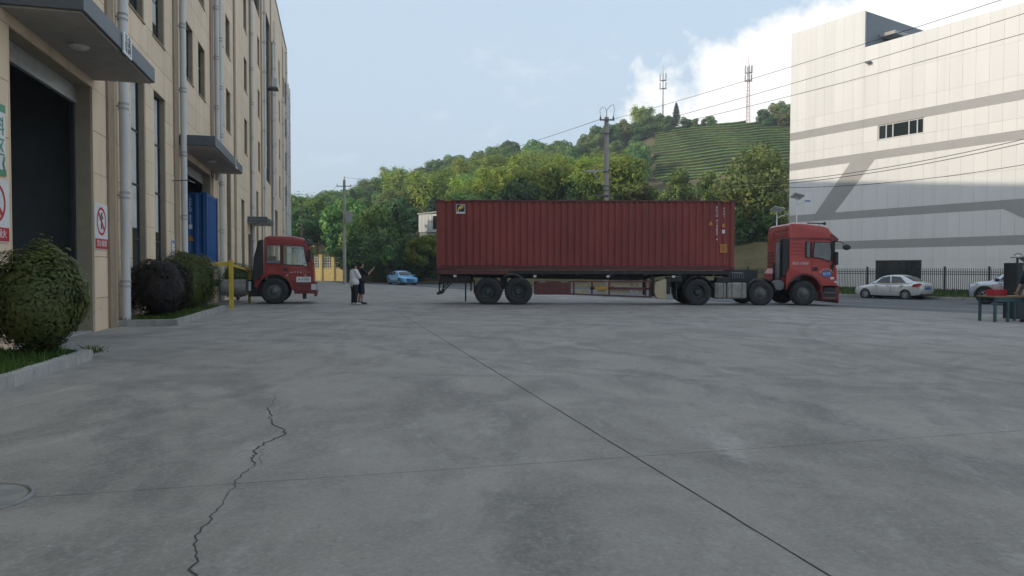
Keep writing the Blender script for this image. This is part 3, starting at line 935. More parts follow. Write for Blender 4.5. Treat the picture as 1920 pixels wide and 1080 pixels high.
# ------------------------------------------------------------------ planters along the left building
def planter(name, label, s0, s1, p1, seed, ends=True):
    r = thing(name, label, 'planter', fp((s0 + s1) / 2, 5, 0), ANG_B)
    mid = (s0 + s1) / 2
    def zl(s, p):
        q = fp(s, p); return gz(q.x, q.y)
    n = int((s1 - s0) / .95); d = (s1 - s0) / n
    wd = .14
    for i in range(n):
        a = s0 + i * d; b = a + d
        if i == n - 1 and ends: b -= .35
        piece('kerb_stone', M['kerb_stone'], r, a - mid + .004, b - mid - .004, p1 - 5, p1 - 5 + wd, zl((a + b) / 2, p1) - .12, zl((a + b) / 2, p1) + .15 + r3.uniform(-.006, .006))
    q = piece('kerb_stone', M['kerb_stone'], r, -.26, .26, -.07, .07, -.13, .14)
    q.location = (s1 - mid - .19, p1 - 5 + .22, zl(s1, p1) + .01); q.rotation_euler = (0, 0, R_(45))
    ly0, ly1 = p1 - 5 + .42, -.03
    for k in range(2):
        a = ly0 + (ly1 - ly0) * k / 2; b = ly0 + (ly1 - ly0) * (k + 1) / 2
        piece('kerb_stone', M['kerb_stone'], r, s1 - mid - .15, s1 - mid, a + .004, b - .004, zl(s1, 4.4) - .12, zl(s1, 4.4) + .15)
        if s0 > 12:
            piece('kerb_stone', M['kerb_stone'], r, s0 - mid, s0 - mid + .15, a - .3 * (k == 0) + .004, b - .004, zl(s0, 4.4) - .12, zl(s0, 4.4) + .15)
    z0 = zl(mid, 4.4)
    sl_ = zl(s1, 4.4) - zl(s0, 4.4)
    MB().add([(s0 - mid + .1, p1 - 5 + .12, z0 - sl_ / 2 + .09), (s1 - mid - .1, p1 - 5 + .3, z0 + sl_ / 2 + .09), (s1 - mid - .1, -.01, z0 + sl_ / 2 + .12), (s0 - mid + .1, -.01, z0 - sl_ / 2 + .12)], [(0, 1, 2, 3)]).build('soil', M['soil'], r)
    rr = random.Random(seed); sp = []
    for i in range(int(6500 * (min(s1 - s0, 8) / 8))):
        s = rr.uniform(max(s0, s1 - 8) + .12, s1 - .15); p = rr.uniform(p1 + .1, 4.97)
        if s > s1 - .45 and p < p1 + .4: continue
        sp.append((s - mid, p - 5, zl(s, p) + .1))
    o = blades('planter_grass', sp, M['grass'], r, (.05, .15), .009, seed); o['kind'] = 'stuff'
    return r
planter('planter_bed', 'kerbed grass bed at the left edge in front of the dark doorway', 2.0, 11.55, 3.42, 21)
planter('planter_bed', 'kerbed grass bed below the tall windows between the two loading doors', 18.05, 25.9, 3.66, 22)

# ------------------------------------------------------------------ white building on the right
RB = thing('white_factory', 'white panel clad factory block with grey bands behind the black fence', 'building', (AW.x, AW.y, -.45), math.atan2(KK.y, KK.x))
RZ = .45
cols = [0, .66, 1.47, 2.28, 3.09, 3.90, 4.71, 5.53, 6.36, 7.46, 8.28, 9.10, 9.94, 10.78] + [10.78 + .81 * i for i in range(1, 28)]
rows = [(-.4, 1.95), (1.95, 2.85), (3.45, 5.16), (5.72, 7.6), (7.6, 9.43), (10.02, 10.78), (10.78, 11.9), (12.52, 13.47), (13.47, 15.6), (15.6, 17.9), (17.9, 20.67)]
bands = [(2.85, 3.45), (5.16, 5.72), (9.43, 10.02), (11.9, 12.52)]
WEND = cols[-1]
hidden = MB(); npan = 0
for r0, r1 in rows:
    for a, b in zip(cols[:-1], cols[1:]):
        if r0 > 17 and a >= 6.3: continue
        if r0 == 10.78 and 7.4 < a < 10.7: continue
        if r0 == -.4 and 7.4 < a < 10.7: continue
        g = .0045; y = r3.uniform(-.002, .002)
        if npan < 300 and a < 18.5:
            piece('wall_panel', M['panel_white'], RB, a + g, b - g, y, .05, r0 + RZ + g, r1 + RZ - g); npan += 1
        else:
            hidden.box(a + g, b - g, y, .05, r0 + RZ + g, r1 + RZ - g)
o = hidden.build('panel_field', M['panel_white'], RB, fix=False); o['kind'] = 'stuff'
for a, b in bands:
    x = 0
    while x < WEND:
        x1 = min(WEND, x + 6.36)
        piece('grey_band', M['panel_grey'], RB, x + .003, x1 - .003, -.004, .05, a + RZ + .004, b + RZ - .004); x = x1
mb = MB().prism([(2.42, 5.70 + RZ), (4.1, 5.70 + RZ), (7.3, 9.44 + RZ), (5.35, 9.44 + RZ)], -.012, .0)
mb.build('slanted_band', M['panel_grey'], RB)
MB().prism([(15.76, 5.18 + RZ), (16.5, 5.72 + RZ), (17.2, 5.72 + RZ), (20.5, 3.44 + RZ), (18.8, 3.44 + RZ)], -.012, .0).build('slanted_band', M['panel_grey'], RB)
# backing, sides, roof
bk = MB()
bk.box(0, 7.46, .051, .3, -.4 + RZ, 17.88 + RZ).box(10.78, WEND, .051, .3, -.4 + RZ, 17.88 + RZ)
bk.box(7.46, 10.78, .051, .3, 1.95 + RZ, 10.78 + RZ).box(7.46, 10.78, .051, .3, 11.9 + RZ, 17.88 + RZ)
bk.build('wall', M['panel_joint'], RB, fix=False)
MB().box(0, 6.3, .051, .3, 17.9 + RZ, 20.65 + RZ).build('tower_front', M['panel_joint'], RB)
MB().box(.002, .3, .31, 22, -.4 + RZ, 20.65 + RZ).build('side_wall', M['panel_white'], RB)
MB().box(6.06, 6.34, .31, 14, 16.6 + RZ, 20.62 + RZ).build('tower_side', M['side_grey'], RB)
MB().box(.31, 6.05, .31, 14, 20.2 + RZ, 20.5 + RZ).build('tower_roof', M['side_grey'], RB)
MB().box(6.36, WEND, .31, 22, 16.3 + RZ, 16.6 + RZ).build('roof', M['kerb_stone'], RB)
MB().box(0, WEND, 21.9, 22.2, -.4 + RZ, 17.8 + RZ).build('back_wall', M['panel_white'], RB)
MB().box(WEND + .002, WEND + .3, .05, 22, -.4 + RZ, 17.8 + RZ).build('end_wall', M['panel_white'], RB)
MB().box(6.345, 7.5, 2.0, 5.5, 19.0 + RZ, 19.25 + RZ).build('roof_canopy', M['panel_grey'], RB)
MB().box(6.345, 6.4, 2.6, 6.8, 16.6 + RZ, 19.0 + RZ).build('roof_door', M['frame_dark'], RB)
wi = MB()
wx0, wx1, wz0, wz1 = 7.48, 10.76, 10.80 + RZ, 11.88 + RZ
for x in (wx0, wx0 + .56, wx0 + 1.05, wx0 + 2.2, wx0 + 2.78, wx1 - .07): wi.box(x, x + .07, .04, .16, wz0, wz1)
wi.box(wx0, wx1, .045, .155, wz0, wz0 + .08).box(wx0, wx1, .045, .155, wz1 - .06, wz1)
w = wi.build('window', M['frame_white'], RB, fix=False)
for x0, x1 in ((7.56, 8.04), (8.11, 8.53), (8.6, 9.68), (9.75, 10.26), (10.33, 10.69)):
    piece('pane', M['pane_dark'], w, x0 - .01, x1 + .01, .09, .1, wz0 + .07, wz1 - .05)
d = MB().box(7.48, 10.76, .03, .12, 1.85 + RZ, 1.93 + RZ)
for x in (7.48, 8.28, 9.1, 9.92, 10.69): d.box(x, x + .07, .035, .115, -.4 + RZ, 1.85 + RZ)
d = d.build('entrance', M['frame_dark'], RB, fix=False)
for x in (7.52, 8.33, 9.15, 9.97): piece('pane', M['pane_dark'], d, x + .02, x + .76, .07, .08, -.35 + RZ, 1.86 + RZ)
piece('lintel_camera', M['galv_dark'], RB, 6.6, 6.95, -.35, -.06, 16.6 + RZ, 16.72 + RZ)

# black picket fence
FN = thing('picket_fence', 'black steel picket fence along the verge of the white building', 'fence', tuple(MM * 45.6 + KK * (kA - 3.0) + Vector((0, 0, -.2))), math.atan2(KK.y, KK.x))
pk = MB().box(-.013, .013, -.013, .013, .06, 1.5).add([(-.013, -.013, 1.5), (.013, -.013, 1.5), (.013, .013, 1.5), (-.013, .013, 1.5), (0, 0, 1.6)], [(0, 1, 4), (1, 2, 4), (2, 3, 4), (3, 0, 4)]).mesh('picket', M['fence_black'])
po = MB().box(-.045, .045, -.045, .045, -.1, 1.64).box(-.055, .055, -.055, .055, 1.64, 1.67).mesh('post', M['fence_black'])
FLN = 31.5
for i in range(int(FLN / 2.5) + 1): link('post', po, FN, loc=(i * 2.5, 0, 0))
i = 0; x = .115
while x < FLN and i < 290:
    if min(abs(x - q * 2.5) for q in range(20)) > .07: link('picket', pk, FN, loc=(x, 0, 0)); i += 1
    x += .119
for z in (.22, 1.2, 1.34):
    piece('rail', M['fence_black'], FN, 0, FLN, -.02, .02, z - .02, z + .02)
# ------------------------------------------------------------------ hill behind the road
RX = [-200, -83, -61.5, -42.5, -29, -10.6, 8.5, 23, 34.6, 44.6, 55.6, 64, 74, 86, 120, 200]
RY = [270, 260, 250, 240, 235, 230, 225, 215, 205, 200, 195, 190, 185, 178, 170, 165]
RZH = [8, 14.5, 20, 24.5, 28.5, 33, 35, 36.5, 39, 42, 42.5, 41.5, 39.5, 33, 20, 8]
def sstep(a, b, x):
    t = min(1, max(0, (x - a) / (b - a))); return t * t * (3 - 2 * t)
def yfoot(x):
    return 76.0 - .727 * x if x > -22 else 92.0 - .25 * (x + 22)
def hz(x, y):
    yf = yfoot(x); yr = float(np.interp(x, RX, RY)); zr = float(np.interp(x, RX, RZH))
    yf = min(yf, yr - 60)
    d = y - yf
    if d < 0: return -.5 + d * .02
    bh = 1.0 + 3.0 * sstep(-15, 15, x)
    t = d / (yr - yf)
    z = -.5 + bh * sstep(0, 8, d)
    if t <= 1:
        z += (zr - bh) * t ** (1.12 + .75 * sstep(0, 34, x))
    else:
        z += (zr - bh) * max(.2, 1 - (t - 1) ** 2 * 1.6)
    return z + .35 * math.sin(x * .21 + y * .13) * min(1, d / 20)
grid_sheet('hillside', lin(-200, 180, 95), lin(40, 330, 96), hz, M['hill'])

# ------------------------------------------------------------------ foliage meshes
def leaf_mesh(name, P, Nn, size, mat, seed, asp=.6, jitter=.6):
    r = np.random.default_rng(seed)
    n = len(P)
    rn = r.normal(size=(n, 3)); nn = Nn + rn * jitter; nn /= np.linalg.norm(nn, axis=1)[:, None] + 1e-9
    a = np.cross(nn, r.normal(size=(n, 3))); a /= np.linalg.norm(a, axis=1)[:, None] + 1e-9
    b = np.cross(nn, a)
    sz = (size * r.uniform(.6, 1.4, n))[:, None]
    V = np.empty((n, 4, 3))
    V[:, 0] = P - a * sz; V[:, 1] = P - b * sz * asp + nn * sz * .12; V[:, 2] = P + a * sz; V[:, 3] = P + b * sz * asp + nn * sz * .12
    me = bpy.data.meshes.new(name)
    me.vertices.add(4 * n); me.vertices.foreach_set('co', V.reshape(-1))
    me.loops.add(4 * n); me.loops.foreach_set('vertex_index', np.arange(4 * n, dtype=np.int32))
    me.polygons.add(n); me.polygons.foreach_set('loop_start', np.arange(0, 4 * n, 4, dtype=np.int32))
    me.update(calc_edges=True)
    me.materials.append(mat)
    # soft shading: each leaf's normal leans to the crown's own roundness
    dn = Nn / (np.linalg.norm(Nn, axis=1)[:, None] + 1e-9)
    vn = dn * .62 + nn * .38; vn /= np.linalg.norm(vn, axis=1)[:, None] + 1e-9
    me.polygons.foreach_set('use_smooth', np.ones(n, dtype=bool))
    me.normals_split_custom_set_from_vertices(np.repeat(vn, 4, axis=0).tolist())
    return me
def lobes_cloud(lobes, n, seed, inner=.74):
    r = np.random.default_rng(seed)
    L = np.array(lobes, float)
    wts = (L[:, 3] * L[:, 4] + L[:, 4] * L[:, 5] + L[:, 3] * L[:, 5]); wts /= wts.sum()
    idx = r.choice(len(L), n, p=wts)
    d = r.normal(size=(n, 3)); d /= np.linalg.norm(d, axis=1)[:, None]
    rad = inner + (1.04 - inner) * r.random(n) ** .5
    # clumps: push radius by a low-frequency pattern so the outline is uneven
    ph = r.uniform(0, 6.28, (len(L), 3))
    bump = np.sin(d[:, 0] * 5 + ph[idx, 0]) * np.sin(d[:, 1] * 5 + ph[idx, 1]) * np.sin(d[:, 2] * 5 + ph[idx, 2])
    rad = rad * (1 + .16 * bump)
    P = L[idx, :3] + d * L[idx, 3:6] * rad[:, None]
    return P, d
def broad_crown(h, wd, n, size, mat, seed, base=.22, nl=16, name='crown'):
    r = random.Random(seed); lobes = []
    for i in range(nl):
        a = r.uniform(0, math.tau); zt = r.uniform(base + .12, .92)
        prof = math.sin(math.pi * min(.97, (zt - base * .6) / (1.02 - base * .6))) ** .7
        rad = wd * .5 * prof * r.uniform(.35, .78)
        s = wd * r.uniform(.13, .23)
        lobes.append((math.cos(a) * rad, math.sin(a) * rad, zt * h, s, s, s * r.uniform(.65, .95)))
    lobes.append((0, 0, h * .58, wd * .3, wd * .3, h * .26))
    P, d = lobes_cloud(lobes, n, seed)
    return leaf_mesh(name, P, d, size, mat, seed)
def trunk_mesh(h, wd, seed, r0=.16, mat=None):
    r = random.Random(seed); mb = MB()
    top = Vector((r.uniform(-.2, .2), r.uniform(-.2, .2), h * .78))
    mb.tube([(0, 0, -.6), (r.uniform(-.08, .08), r.uniform(-.08, .08), h * .35), top], [r0 * 1.15, r0 * .8, r0 * .3], 7)
    for i in range(6):
        z = h * r.uniform(.25, .6); a = r.uniform(0, math.tau); l = wd * r.uniform(.22, .4)
        mb.tube([(0, 0, z), (math.cos(a) * l * .5, math.sin(a) * l * .5, z + l * .4), (math.cos(a) * l, math.sin(a) * l, z + l * .75)], [r0 * .45, r0 * .3, r0 * .1], 5)
    return mb.mesh('trunk', mat or M['bark'], smooth=True, fix=False)
def bamboo_crown(h, wd, n, size, mat, seed):
    r = random.Random(seed); rr = np.random.default_rng(seed); P = []; D = []
    k = 15; tops = []
    for i in range(k):
        a = r.uniform(0, math.tau); b = wd * .5 * math.sqrt(r.random()) * .55; lean = wd * r.uniform(.12, .4); hh = h * r.uniform(.72, 1.0)
        bx, by = math.cos(a) * b, math.sin(a) * b
        tops.append((bx, by, a, lean, hh))
    for j in range(n):
        bx, by, a, lean, hh = r.choice(tops); t = .28 + .72 * r.random() ** .8
        arch = lean * t ** 2.6
        z = hh * (math.sin(min(1.0, t * 1.02) * math.pi * .5) - .10 * max(0, t - .8) * 5 * .6)
        sp = wd * (.13 * (1 - (t - .5) ** 2 * 2.2))
        q = rr.normal(size=3)
        P.append((bx + math.cos(a) * arch + q[0] * sp, by + math.sin(a) * arch + q[1] * sp, z + q[2] * sp * .7 - abs(q[0]) * sp * .4))
        D.append((math.cos(a) * .4, math.sin(a) * .4, .7))
    me = leaf_mesh('crown', np.array(P), np.array(D), size, mat, seed, asp=.35, jitter=.75)
    mb = MB()
    for bx, by, a, lean, hh in tops:
        mb.tube([(bx + math.cos(a) * lean * t ** 2.6, by + math.sin(a) * lean * t ** 2.6, hh * math.sin(t * math.pi * .5)) for t in (0, .3, .6, .85, 1.0)], [.06, .055, .045, .03, .012], 5)
    return me, mb.mesh('stems', M['bamboo_stem'], smooth=True, fix=False)
def conifer_crown(h, wd, n, size, mat, seed):
    r = np.random.default_rng(seed)
    t = r.random(n) ** .75
    tier = 9
    tt = (np.floor(t * tier) + r.random(n) ** 2 * .75) / tier
    rad = wd * .5 * (1 - tt) ** .85 * (.55 + .45 * (1 - (t * tier - np.floor(t * tier)))) * np.sqrt(r.random(n)) + .05
    a = r.random(n) * 6.283
    P = np.stack([np.cos(a) * rad, np.sin(a) * rad, h * (.12 + .88 * tt) - rad * .22], 1)
    D = np.stack([np.cos(a), np.sin(a), np.full(n, .6)], 1)
    return leaf_mesh('crown', P, D, size, mat, seed, asp=.4, jitter=.5)

def tree(name, label, cat, x, y, crown, trunk, group=None, s=1.0, rz=None, z=None, partname='crown', trunkname='trunk', sz=None):
    r = thing(name, label, cat, (x, y, hz(x, y) if z is None else z), rng.uniform(0, 6.28) if rz is None else rz, group)
    r.scale = (s, s, s if sz is None else sz)
    link(partname, crown, r)
    link(trunkname, trunk, r)
    return r
TB = [(broad_crown(8, 6.2, 5200, .205, M[['leaf_dark', 'leaf_mid', 'leaf_olive', 'leaf_dark', 'leaf_mid'][i]], 100 + i), trunk_mesh(8, 6, 200 + i)) for i in range(5)]
TC = [(conifer_crown(9, 5.6, 4200, .2, M['leaf_conifer'], 120 + i), trunk_mesh(9, 2, 220 + i, .13)) for i in range(2)]
TBB = [bamboo_crown(9.5, 6.5, 5600, .25, M['leaf_bamboo' if i != 1 else 'leaf_mid'], 140 + i) for i in range(3)]

# tea terraces: contour hedges on the crown of the hill
def contour(x, z):
    a = yfoot(x) + 10; b = float(np.interp(x, RX, RY))
    if hz(x, b) < z: return None
    for _ in range(26):
        m = (a + b) / 2
        if hz(x, m) < z: a = m
        else: b = m
    return b
def in_tea(x, y):
    if not (27 < x < 95) or x / y < .203: return False
    t = (y - yfoot(x)) / (float(np.interp(x, RX, RY)) - yfoot(x))
    lo = .67 if x > 34 else .67 + (34 - x) * .02
    return lo < t < 1.06
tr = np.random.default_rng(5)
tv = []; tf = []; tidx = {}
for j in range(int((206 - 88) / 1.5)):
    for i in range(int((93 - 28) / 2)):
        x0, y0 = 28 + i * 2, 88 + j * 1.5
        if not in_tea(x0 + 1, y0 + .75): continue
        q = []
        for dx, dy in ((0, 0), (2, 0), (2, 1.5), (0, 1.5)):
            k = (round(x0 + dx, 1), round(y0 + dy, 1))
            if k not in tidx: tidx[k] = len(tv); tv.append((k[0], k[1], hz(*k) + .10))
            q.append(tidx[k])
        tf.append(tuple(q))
tag(MB().add(tv, tf).build('shaded_soil', M['shaded_soil'], None, smooth=True, fix=False), kind='structure')  # sheet over the hill, coloured dark as the shade between tea rows
nrow = 0
zlev = 18.4
while zlev < 42.4:
    x = 28.0; run = []
    for i in range(140):
        xx = 28 + i * .45
        y = contour(xx, zlev + .25 * math.sin(xx * .4))
        if y is not None and in_tea(xx, y): run.append((xx, y))
    if len(run) > 10:
        st = MB(); cn = MB(); ra = []; rb_ = []
        for (xx, y) in run:
            g = hz(xx, y); wv = .55 + .06 * math.sin(xx * 2.1 + zlev); hv = .64 + .05 * math.sin(xx * 1.3 + zlev * 2)
            ra.append([(xx, y - wv * .6, g - .5), (xx, y - wv * .6, g + hv * .6), (xx, y + wv * .6, g + hv * .6), (xx, y + wv * .6, g - .1)])
            rb_.append([(xx, y - wv, g + hv * .52), (xx, y - wv * .85, g + hv * .85), (xx, y - wv * .2, g + hv), (xx, y + wv * .6, g + hv), (xx, y + wv, g + hv * .6)])
        row = cn.loft(rb_, close=True).build('tea_row', M['leaf_tea'], None, fix=False)
        st.loft(ra, close=False, caps=False).build('stems', M['shaded_soil'], row, fix=False)
        tag(row, ('lowest' if nrow < 4 else 'lower' if nrow < 9 else 'middle' if nrow < 14 else 'upper' if nrow < 19 else 'topmost') + ' long clipped tea hedges following the contours of the terraced hilltop', 'hedge', 'tea hedges on the terraces')
        q = np.array(run); sel = tr.integers(0, len(q), len(q) * 9)
        X = q[sel, 0] + tr.uniform(-.25, .25, len(sel)); Y = q[sel, 1] + tr.uniform(-.5, .5, len(sel))
        Z = np.array([hz(a_, b_) for a_, b_ in q])[sel] + .62 + tr.uniform(-.08, .1, len(sel))
        lm = leaf_mesh('leaves', np.stack([X, Y, Z], 1), np.tile([0, -.3, .9], (len(sel), 1)), .11, M['leaf_tea'], int(zlev * 10))
        link('leaves', lm, row)
        nrow += 1
    zlev += 1.08

# forest on the slope
FG = 'trees of the wood on the hillside'
LBL = {'b': 'broadleaved tree in the mixed wood covering the hillside', 'c': 'dark conifer in the mixed wood covering the hillside', 'm': 'feathery bamboo clump in the groves on the hillside'}
rf = random.Random(17); nb = nc = nm_ = 0
ygrid = 84.0
cand = []
while ygrid < 262:
    step = 6.3 + (ygrid - 84) * .014
    x = -105.0
    while x < 62:
        xx = x + rf.uniform(-2.2, 2.2); yy = ygrid + rf.uniform(-2.2, 2.2)
        x += step
        yr = float(np.interp(xx, RX, RY))
        if yy < yfoot(xx) + 6 or yy > yr + 5 or in_tea(xx, yy) or in_tea(xx, yy - 4): continue
        px = 960 + 1300 * xx / yy
        if px < 520 or px > 1500: continue
        if -17 < xx < -7 and 88 < yy < 104: continue
        cand.append((xx, yy, px))
    ygrid += step * .92
vis = []
for xx, yy, px in cand:
    # how far the crown stands clear of the trees in front of it
    py = 505 - 1300 * (hz(xx, yy) + 8 - 1.26) / yy
    if 1205 < px < 1490 and 505 - 1300 * (hz(xx, yy) + 10.5 - 1.26) / yy < 316: continue
    vis.append((xx, yy, px, py))
def zone(px, t):
    over = ('the red truck at the loading bay' if px < 600 else 'the slim utility pole' if px < 690 else 'the blue car' if px < 800 else
            'the rear end of the container' if px < 930 else 'the middle of the container' if px < 1090 else 'the thick utility pole' if px < 1200 else 'the front end of the container')
    return ('low on the slope' if t < .34 else 'halfway up the slope' if t < .7 else 'on the skyline ridge') + ' above ' + over
TONE = ['dark green', 'fresh green', 'olive', 'deep green', 'mid green']
for xx, yy, px, py in vis:
    t = (yy - yfoot(xx)) / (float(np.interp(xx, RX, RY)) - yfoot(xx))
    bam = (px > 850 and t < .52 and rf.random() < .8) or (rf.random() < .08)
    s = rf.uniform(.72, 1.2)
    zn = zone(px, t)
    if bam:
        if nm_ >= 290: continue
        i = rf.randrange(3); c, k = TBB[i]
        tree('bamboo_clump', ('yellow green', 'green', 'yellow green')[i] + ' bamboo clump ' + zn, 'bamboo', xx, yy, c, k, 'bamboo groves on the hillside', s, trunkname='stems'); nm_ += 1
    elif rf.random() < .11 and px < 1250:
        c, k = TC[rf.randrange(2)]
        tree('conifer_tree', 'dark conifer ' + zn, 'tree', xx, yy, c, k, 'conifers on the hillside', s * 1.15, sz=s * .85); nc += 1
    else:
        if nb >= 295: continue
        i = rf.randrange(5) if px < 900 else rf.choice((1, 2, 4, 0))
        c, k = TB[i]
        tree('broadleaf_tree', TONE[i] + ' tree ' + zn, 'tree', xx, yy, c, k, FG, s * 1.02); nb += 1
print('forest', nb, nc, nm_, 'tea', nrow)

# trees one can point at
def at(px, Y): return (px - 960) / 1300 * Y
big = broad_crown(9.4, 8.4, 9000, .17, M['leaf_olive'], 301, base=.12, nl=30)
tree('broadleaf_tree', 'large spreading olive green tree beside the white building above the truck cab', 'tree', at(1416, 72), 72, big, trunk_mesh(9.4, 8, 311, .25))
t2 = broad_crown(7.8, 5.2, 6000, .16, M['leaf_olive'], 302, base=.15, nl=20)
tree('broadleaf_tree', 'rounded olive tree just above the right end of the red container', 'tree', at(1277, 80), 80, t2, trunk_mesh(7.8, 5, 312, .2))
t3 = broad_crown(8.2, 3.6, 4500, .16, M['leaf_mid'], 303, base=.15, nl=16)
tree('broadleaf_tree', 'slim light green tree left of the large spreading tree', 'tree', at(1333, 84), 84, t3, trunk_mesh(8.2, 3, 313, .15))
t4 = broad_crown(6.0, 5.0, 5000, .15, M['leaf_dark'], 304, base=.02, nl=20)
tree('broadleaf_tree', 'dark bushy tree behind the two standing people beside the yellow wall', 'tree', at(668, 77), 77, t4, trunk_mesh(6.0, 4.4, 314, .16), z=-.4)
t5 = broad_crown(5.6, 5.2, 5000, .15, M['leaf_dark'], 305, base=.0, nl=22)
tree('broadleaf_tree', 'dense dark green tree left of the blue car', 'tree', at(716, 81), 81, t5, trunk_mesh(5.6, 5, 315, .15), z=-.4)
tree('broadleaf_tree', 'dense dark green tree right behind the blue car', 'tree', at(772, 80), 80, t5, trunk_mesh(5.6, 5, 316, .15), z=-.4, s=.98, rz=2.2)
tree('broadleaf_tree', 'dense dark tree at the rear end of the red container', 'tree', at(826, 78), 78, t4, trunk_mesh(6.0, 5, 316, .15), z=-.4, s=.95, rz=1.2)
tree('broadleaf_tree', 'dark tree rising behind the slim roadside utility pole', 'tree', at(640, 92), 92, TB[0][0], TB[0][1], s=.95)
tree('broadleaf_tree', 'dark tree at the far corner of the beige factory', 'tree', at(572, 104), 104, TB[3][0], TB[3][1], s=1.05)
yb = broad_crown(3.6, 4.0, 4500, .14, M['leaf_yellow'], 306, base=.0, nl=16)
tree('yellow_shrub', 'bright yellow green shrub below the white cabin', 'shrub', at(793, 76.2), 76.2, yb, trunk_mesh(3.6, 3, 317, .1), s=1.0, z=1.5, partname='foliage', trunkname='stem')
yb2 = broad_crown(2.6, 1.7, 1600, .12, M['leaf_mid'], 307, base=.0, nl=10)
tree('young_tree', 'small pale green sapling between the dark trees left of the blue car', 'tree', at(727, 75), 75, yb2, trunk_mesh(2.6, 1.4, 318, .06), s=1.0, z=1.4)
for i, (px, Y, s) in enumerate(((700, 88, 1.2), (742, 92, 1.15), (860, 86, 1.0), (1060, 84, .8), (1185, 82, .9))):
    c, k = TB[(1, 0, 4, 3, 2)[i]]
    tree('broadleaf_tree', ('tall fresh green', 'tall dark green', 'mid green', 'deep green', 'olive')[i] + ' tree in the front row ' + zone(px, 0)[17:], 'tree', at(px, Y), Y, c, k, FG, s)
for i, (px, Y, s) in enumerate(((890, 92, 1.0), (935, 88, .95), (985, 94, 1.1), (1030, 90, 1.0), (1085, 92, 1.05), (1110, 88, .85), (1165, 90, .75), (1208, 92, .62), (905, 104, 1.1), (1000, 108, 1.1), (1150, 106, .85), (1060, 112, 1.1))):
    c, k = TBB[(0, 2, 1)[i % 3]]
    tree('bamboo_clump', 'tall bamboo clump in the front grove ' + zone(px, 0)[17:], 'bamboo', at(px, Y), Y, c, k, 'bamboo groves on the hillside', s, trunkname='stems')
# ridge line
c, k = TC[0]
tree('conifer_tree', 'pointed dark conifer standing on the ridge right of the first antenna mast', 'tree', at(1265, 199), 199, c, k, s=.85)
tree('conifer_tree', 'feathery tall conifer breaking the skyline above the slim utility pole', 'tree', at(735, 238), 238, TC[1][0], TC[1][1], s=1.1)
rt = broad_crown(7.5, 7, 3600, .2, M['leaf_mid'], 308, nl=22)
tree('broadleaf_tree', 'round crowned tree standing out on the ridge above the container', 'tree', at(1012, 222), 222, rt, trunk_mesh(7.5, 7, 319, .2), s=1.0)
tree('broadleaf_tree', 'small tree alone on the terraced summit', 'tree', at(1329, 193), 193, TB[4][0], TB[4][1], s=.55, z=hz(at(1329, 193), 193) - 1.2)
tree('broadleaf_tree', 'spreading tree on the ridge at the corner of the white building', 'tree', at(1455, 186), 186, TB[2][0], TB[2][1], s=1.05, z=hz(at(1455, 186), 186) - 1.8)
tree('broadleaf_tree', 'lower tree on the ridge right of the second antenna mast', 'tree', at(1428, 187), 187, TB[0][0], TB[0][1], s=.7, z=hz(at(1428, 187), 187) - 1.5)
for i, (px, Y, s) in enumerate(((1138, 208, .9), (1160, 205, 1.0), (1180, 203, 1.05), (1196, 201, .95), (1214, 201, 1.1), (1230, 200, .95), (1247, 198, .8), (1256, 199, .6), (1283, 197, .6), (1300, 196, .45), (1316, 195, .35), (1476, 184, 1.0), (1466, 182, .85), (1440, 184, .6))):
    c, k = TB[i % 5]
    tree('broadleaf_tree', TONE[i % 5] + ' tree on the hilltop ' + ('left of the terraced summit' if px < 1250 else 'between the conifer and the lone summit tree' if px < 1400 else 'at the edge of the white building'), 'tree', at(px, Y), Y, c, k, FG, s, z=hz(at(px, Y), Y) - 2.1 * s)
# shrubs along the top of the grassy bank
sbm = [(broad_crown(2.6, 3.6, 1900, .13, M[m], 330 + i, base=-.1, nl=14), trunk_mesh(2.2, 2, 340 + i, .06)) for i, m in enumerate(('leaf_dark', 'leaf_mid', 'leaf_olive'))]
for i, (px, Y, s) in enumerate(((1385, 70, 1.0), (1402, 71, 1.2), (1420, 70, 1.1), (1440, 69, 1.2), (1458, 69, 1.25), (1474, 68, 1.2), (1372, 74, 1.3), (1355, 77, 1.4), (1330, 80, 1.5), (1305, 82, 1.6), (1240, 82, 1.5), (1215, 84, 1.6), (1190, 84, 1.4), (1310, 90, 1.3), (1225, 96, 1.5), (1360, 86, 1.3))):
    c, k = sbm[i % 3]
    tree('bank_shrub', ('dark', 'fresh green', 'olive')[i % 3] + ' shrub ' + ('at the foot of the large spreading tree' if px > 1380 else 'on the slope below the tea terraces' if Y > 90 else 'on the bank behind the front end of the container'), 'shrub', at(px, Y), Y, c, k, 'shrubs on the bank', s, z=hz(at(px, Y), Y) - .25, partname='foliage', trunkname='stem')

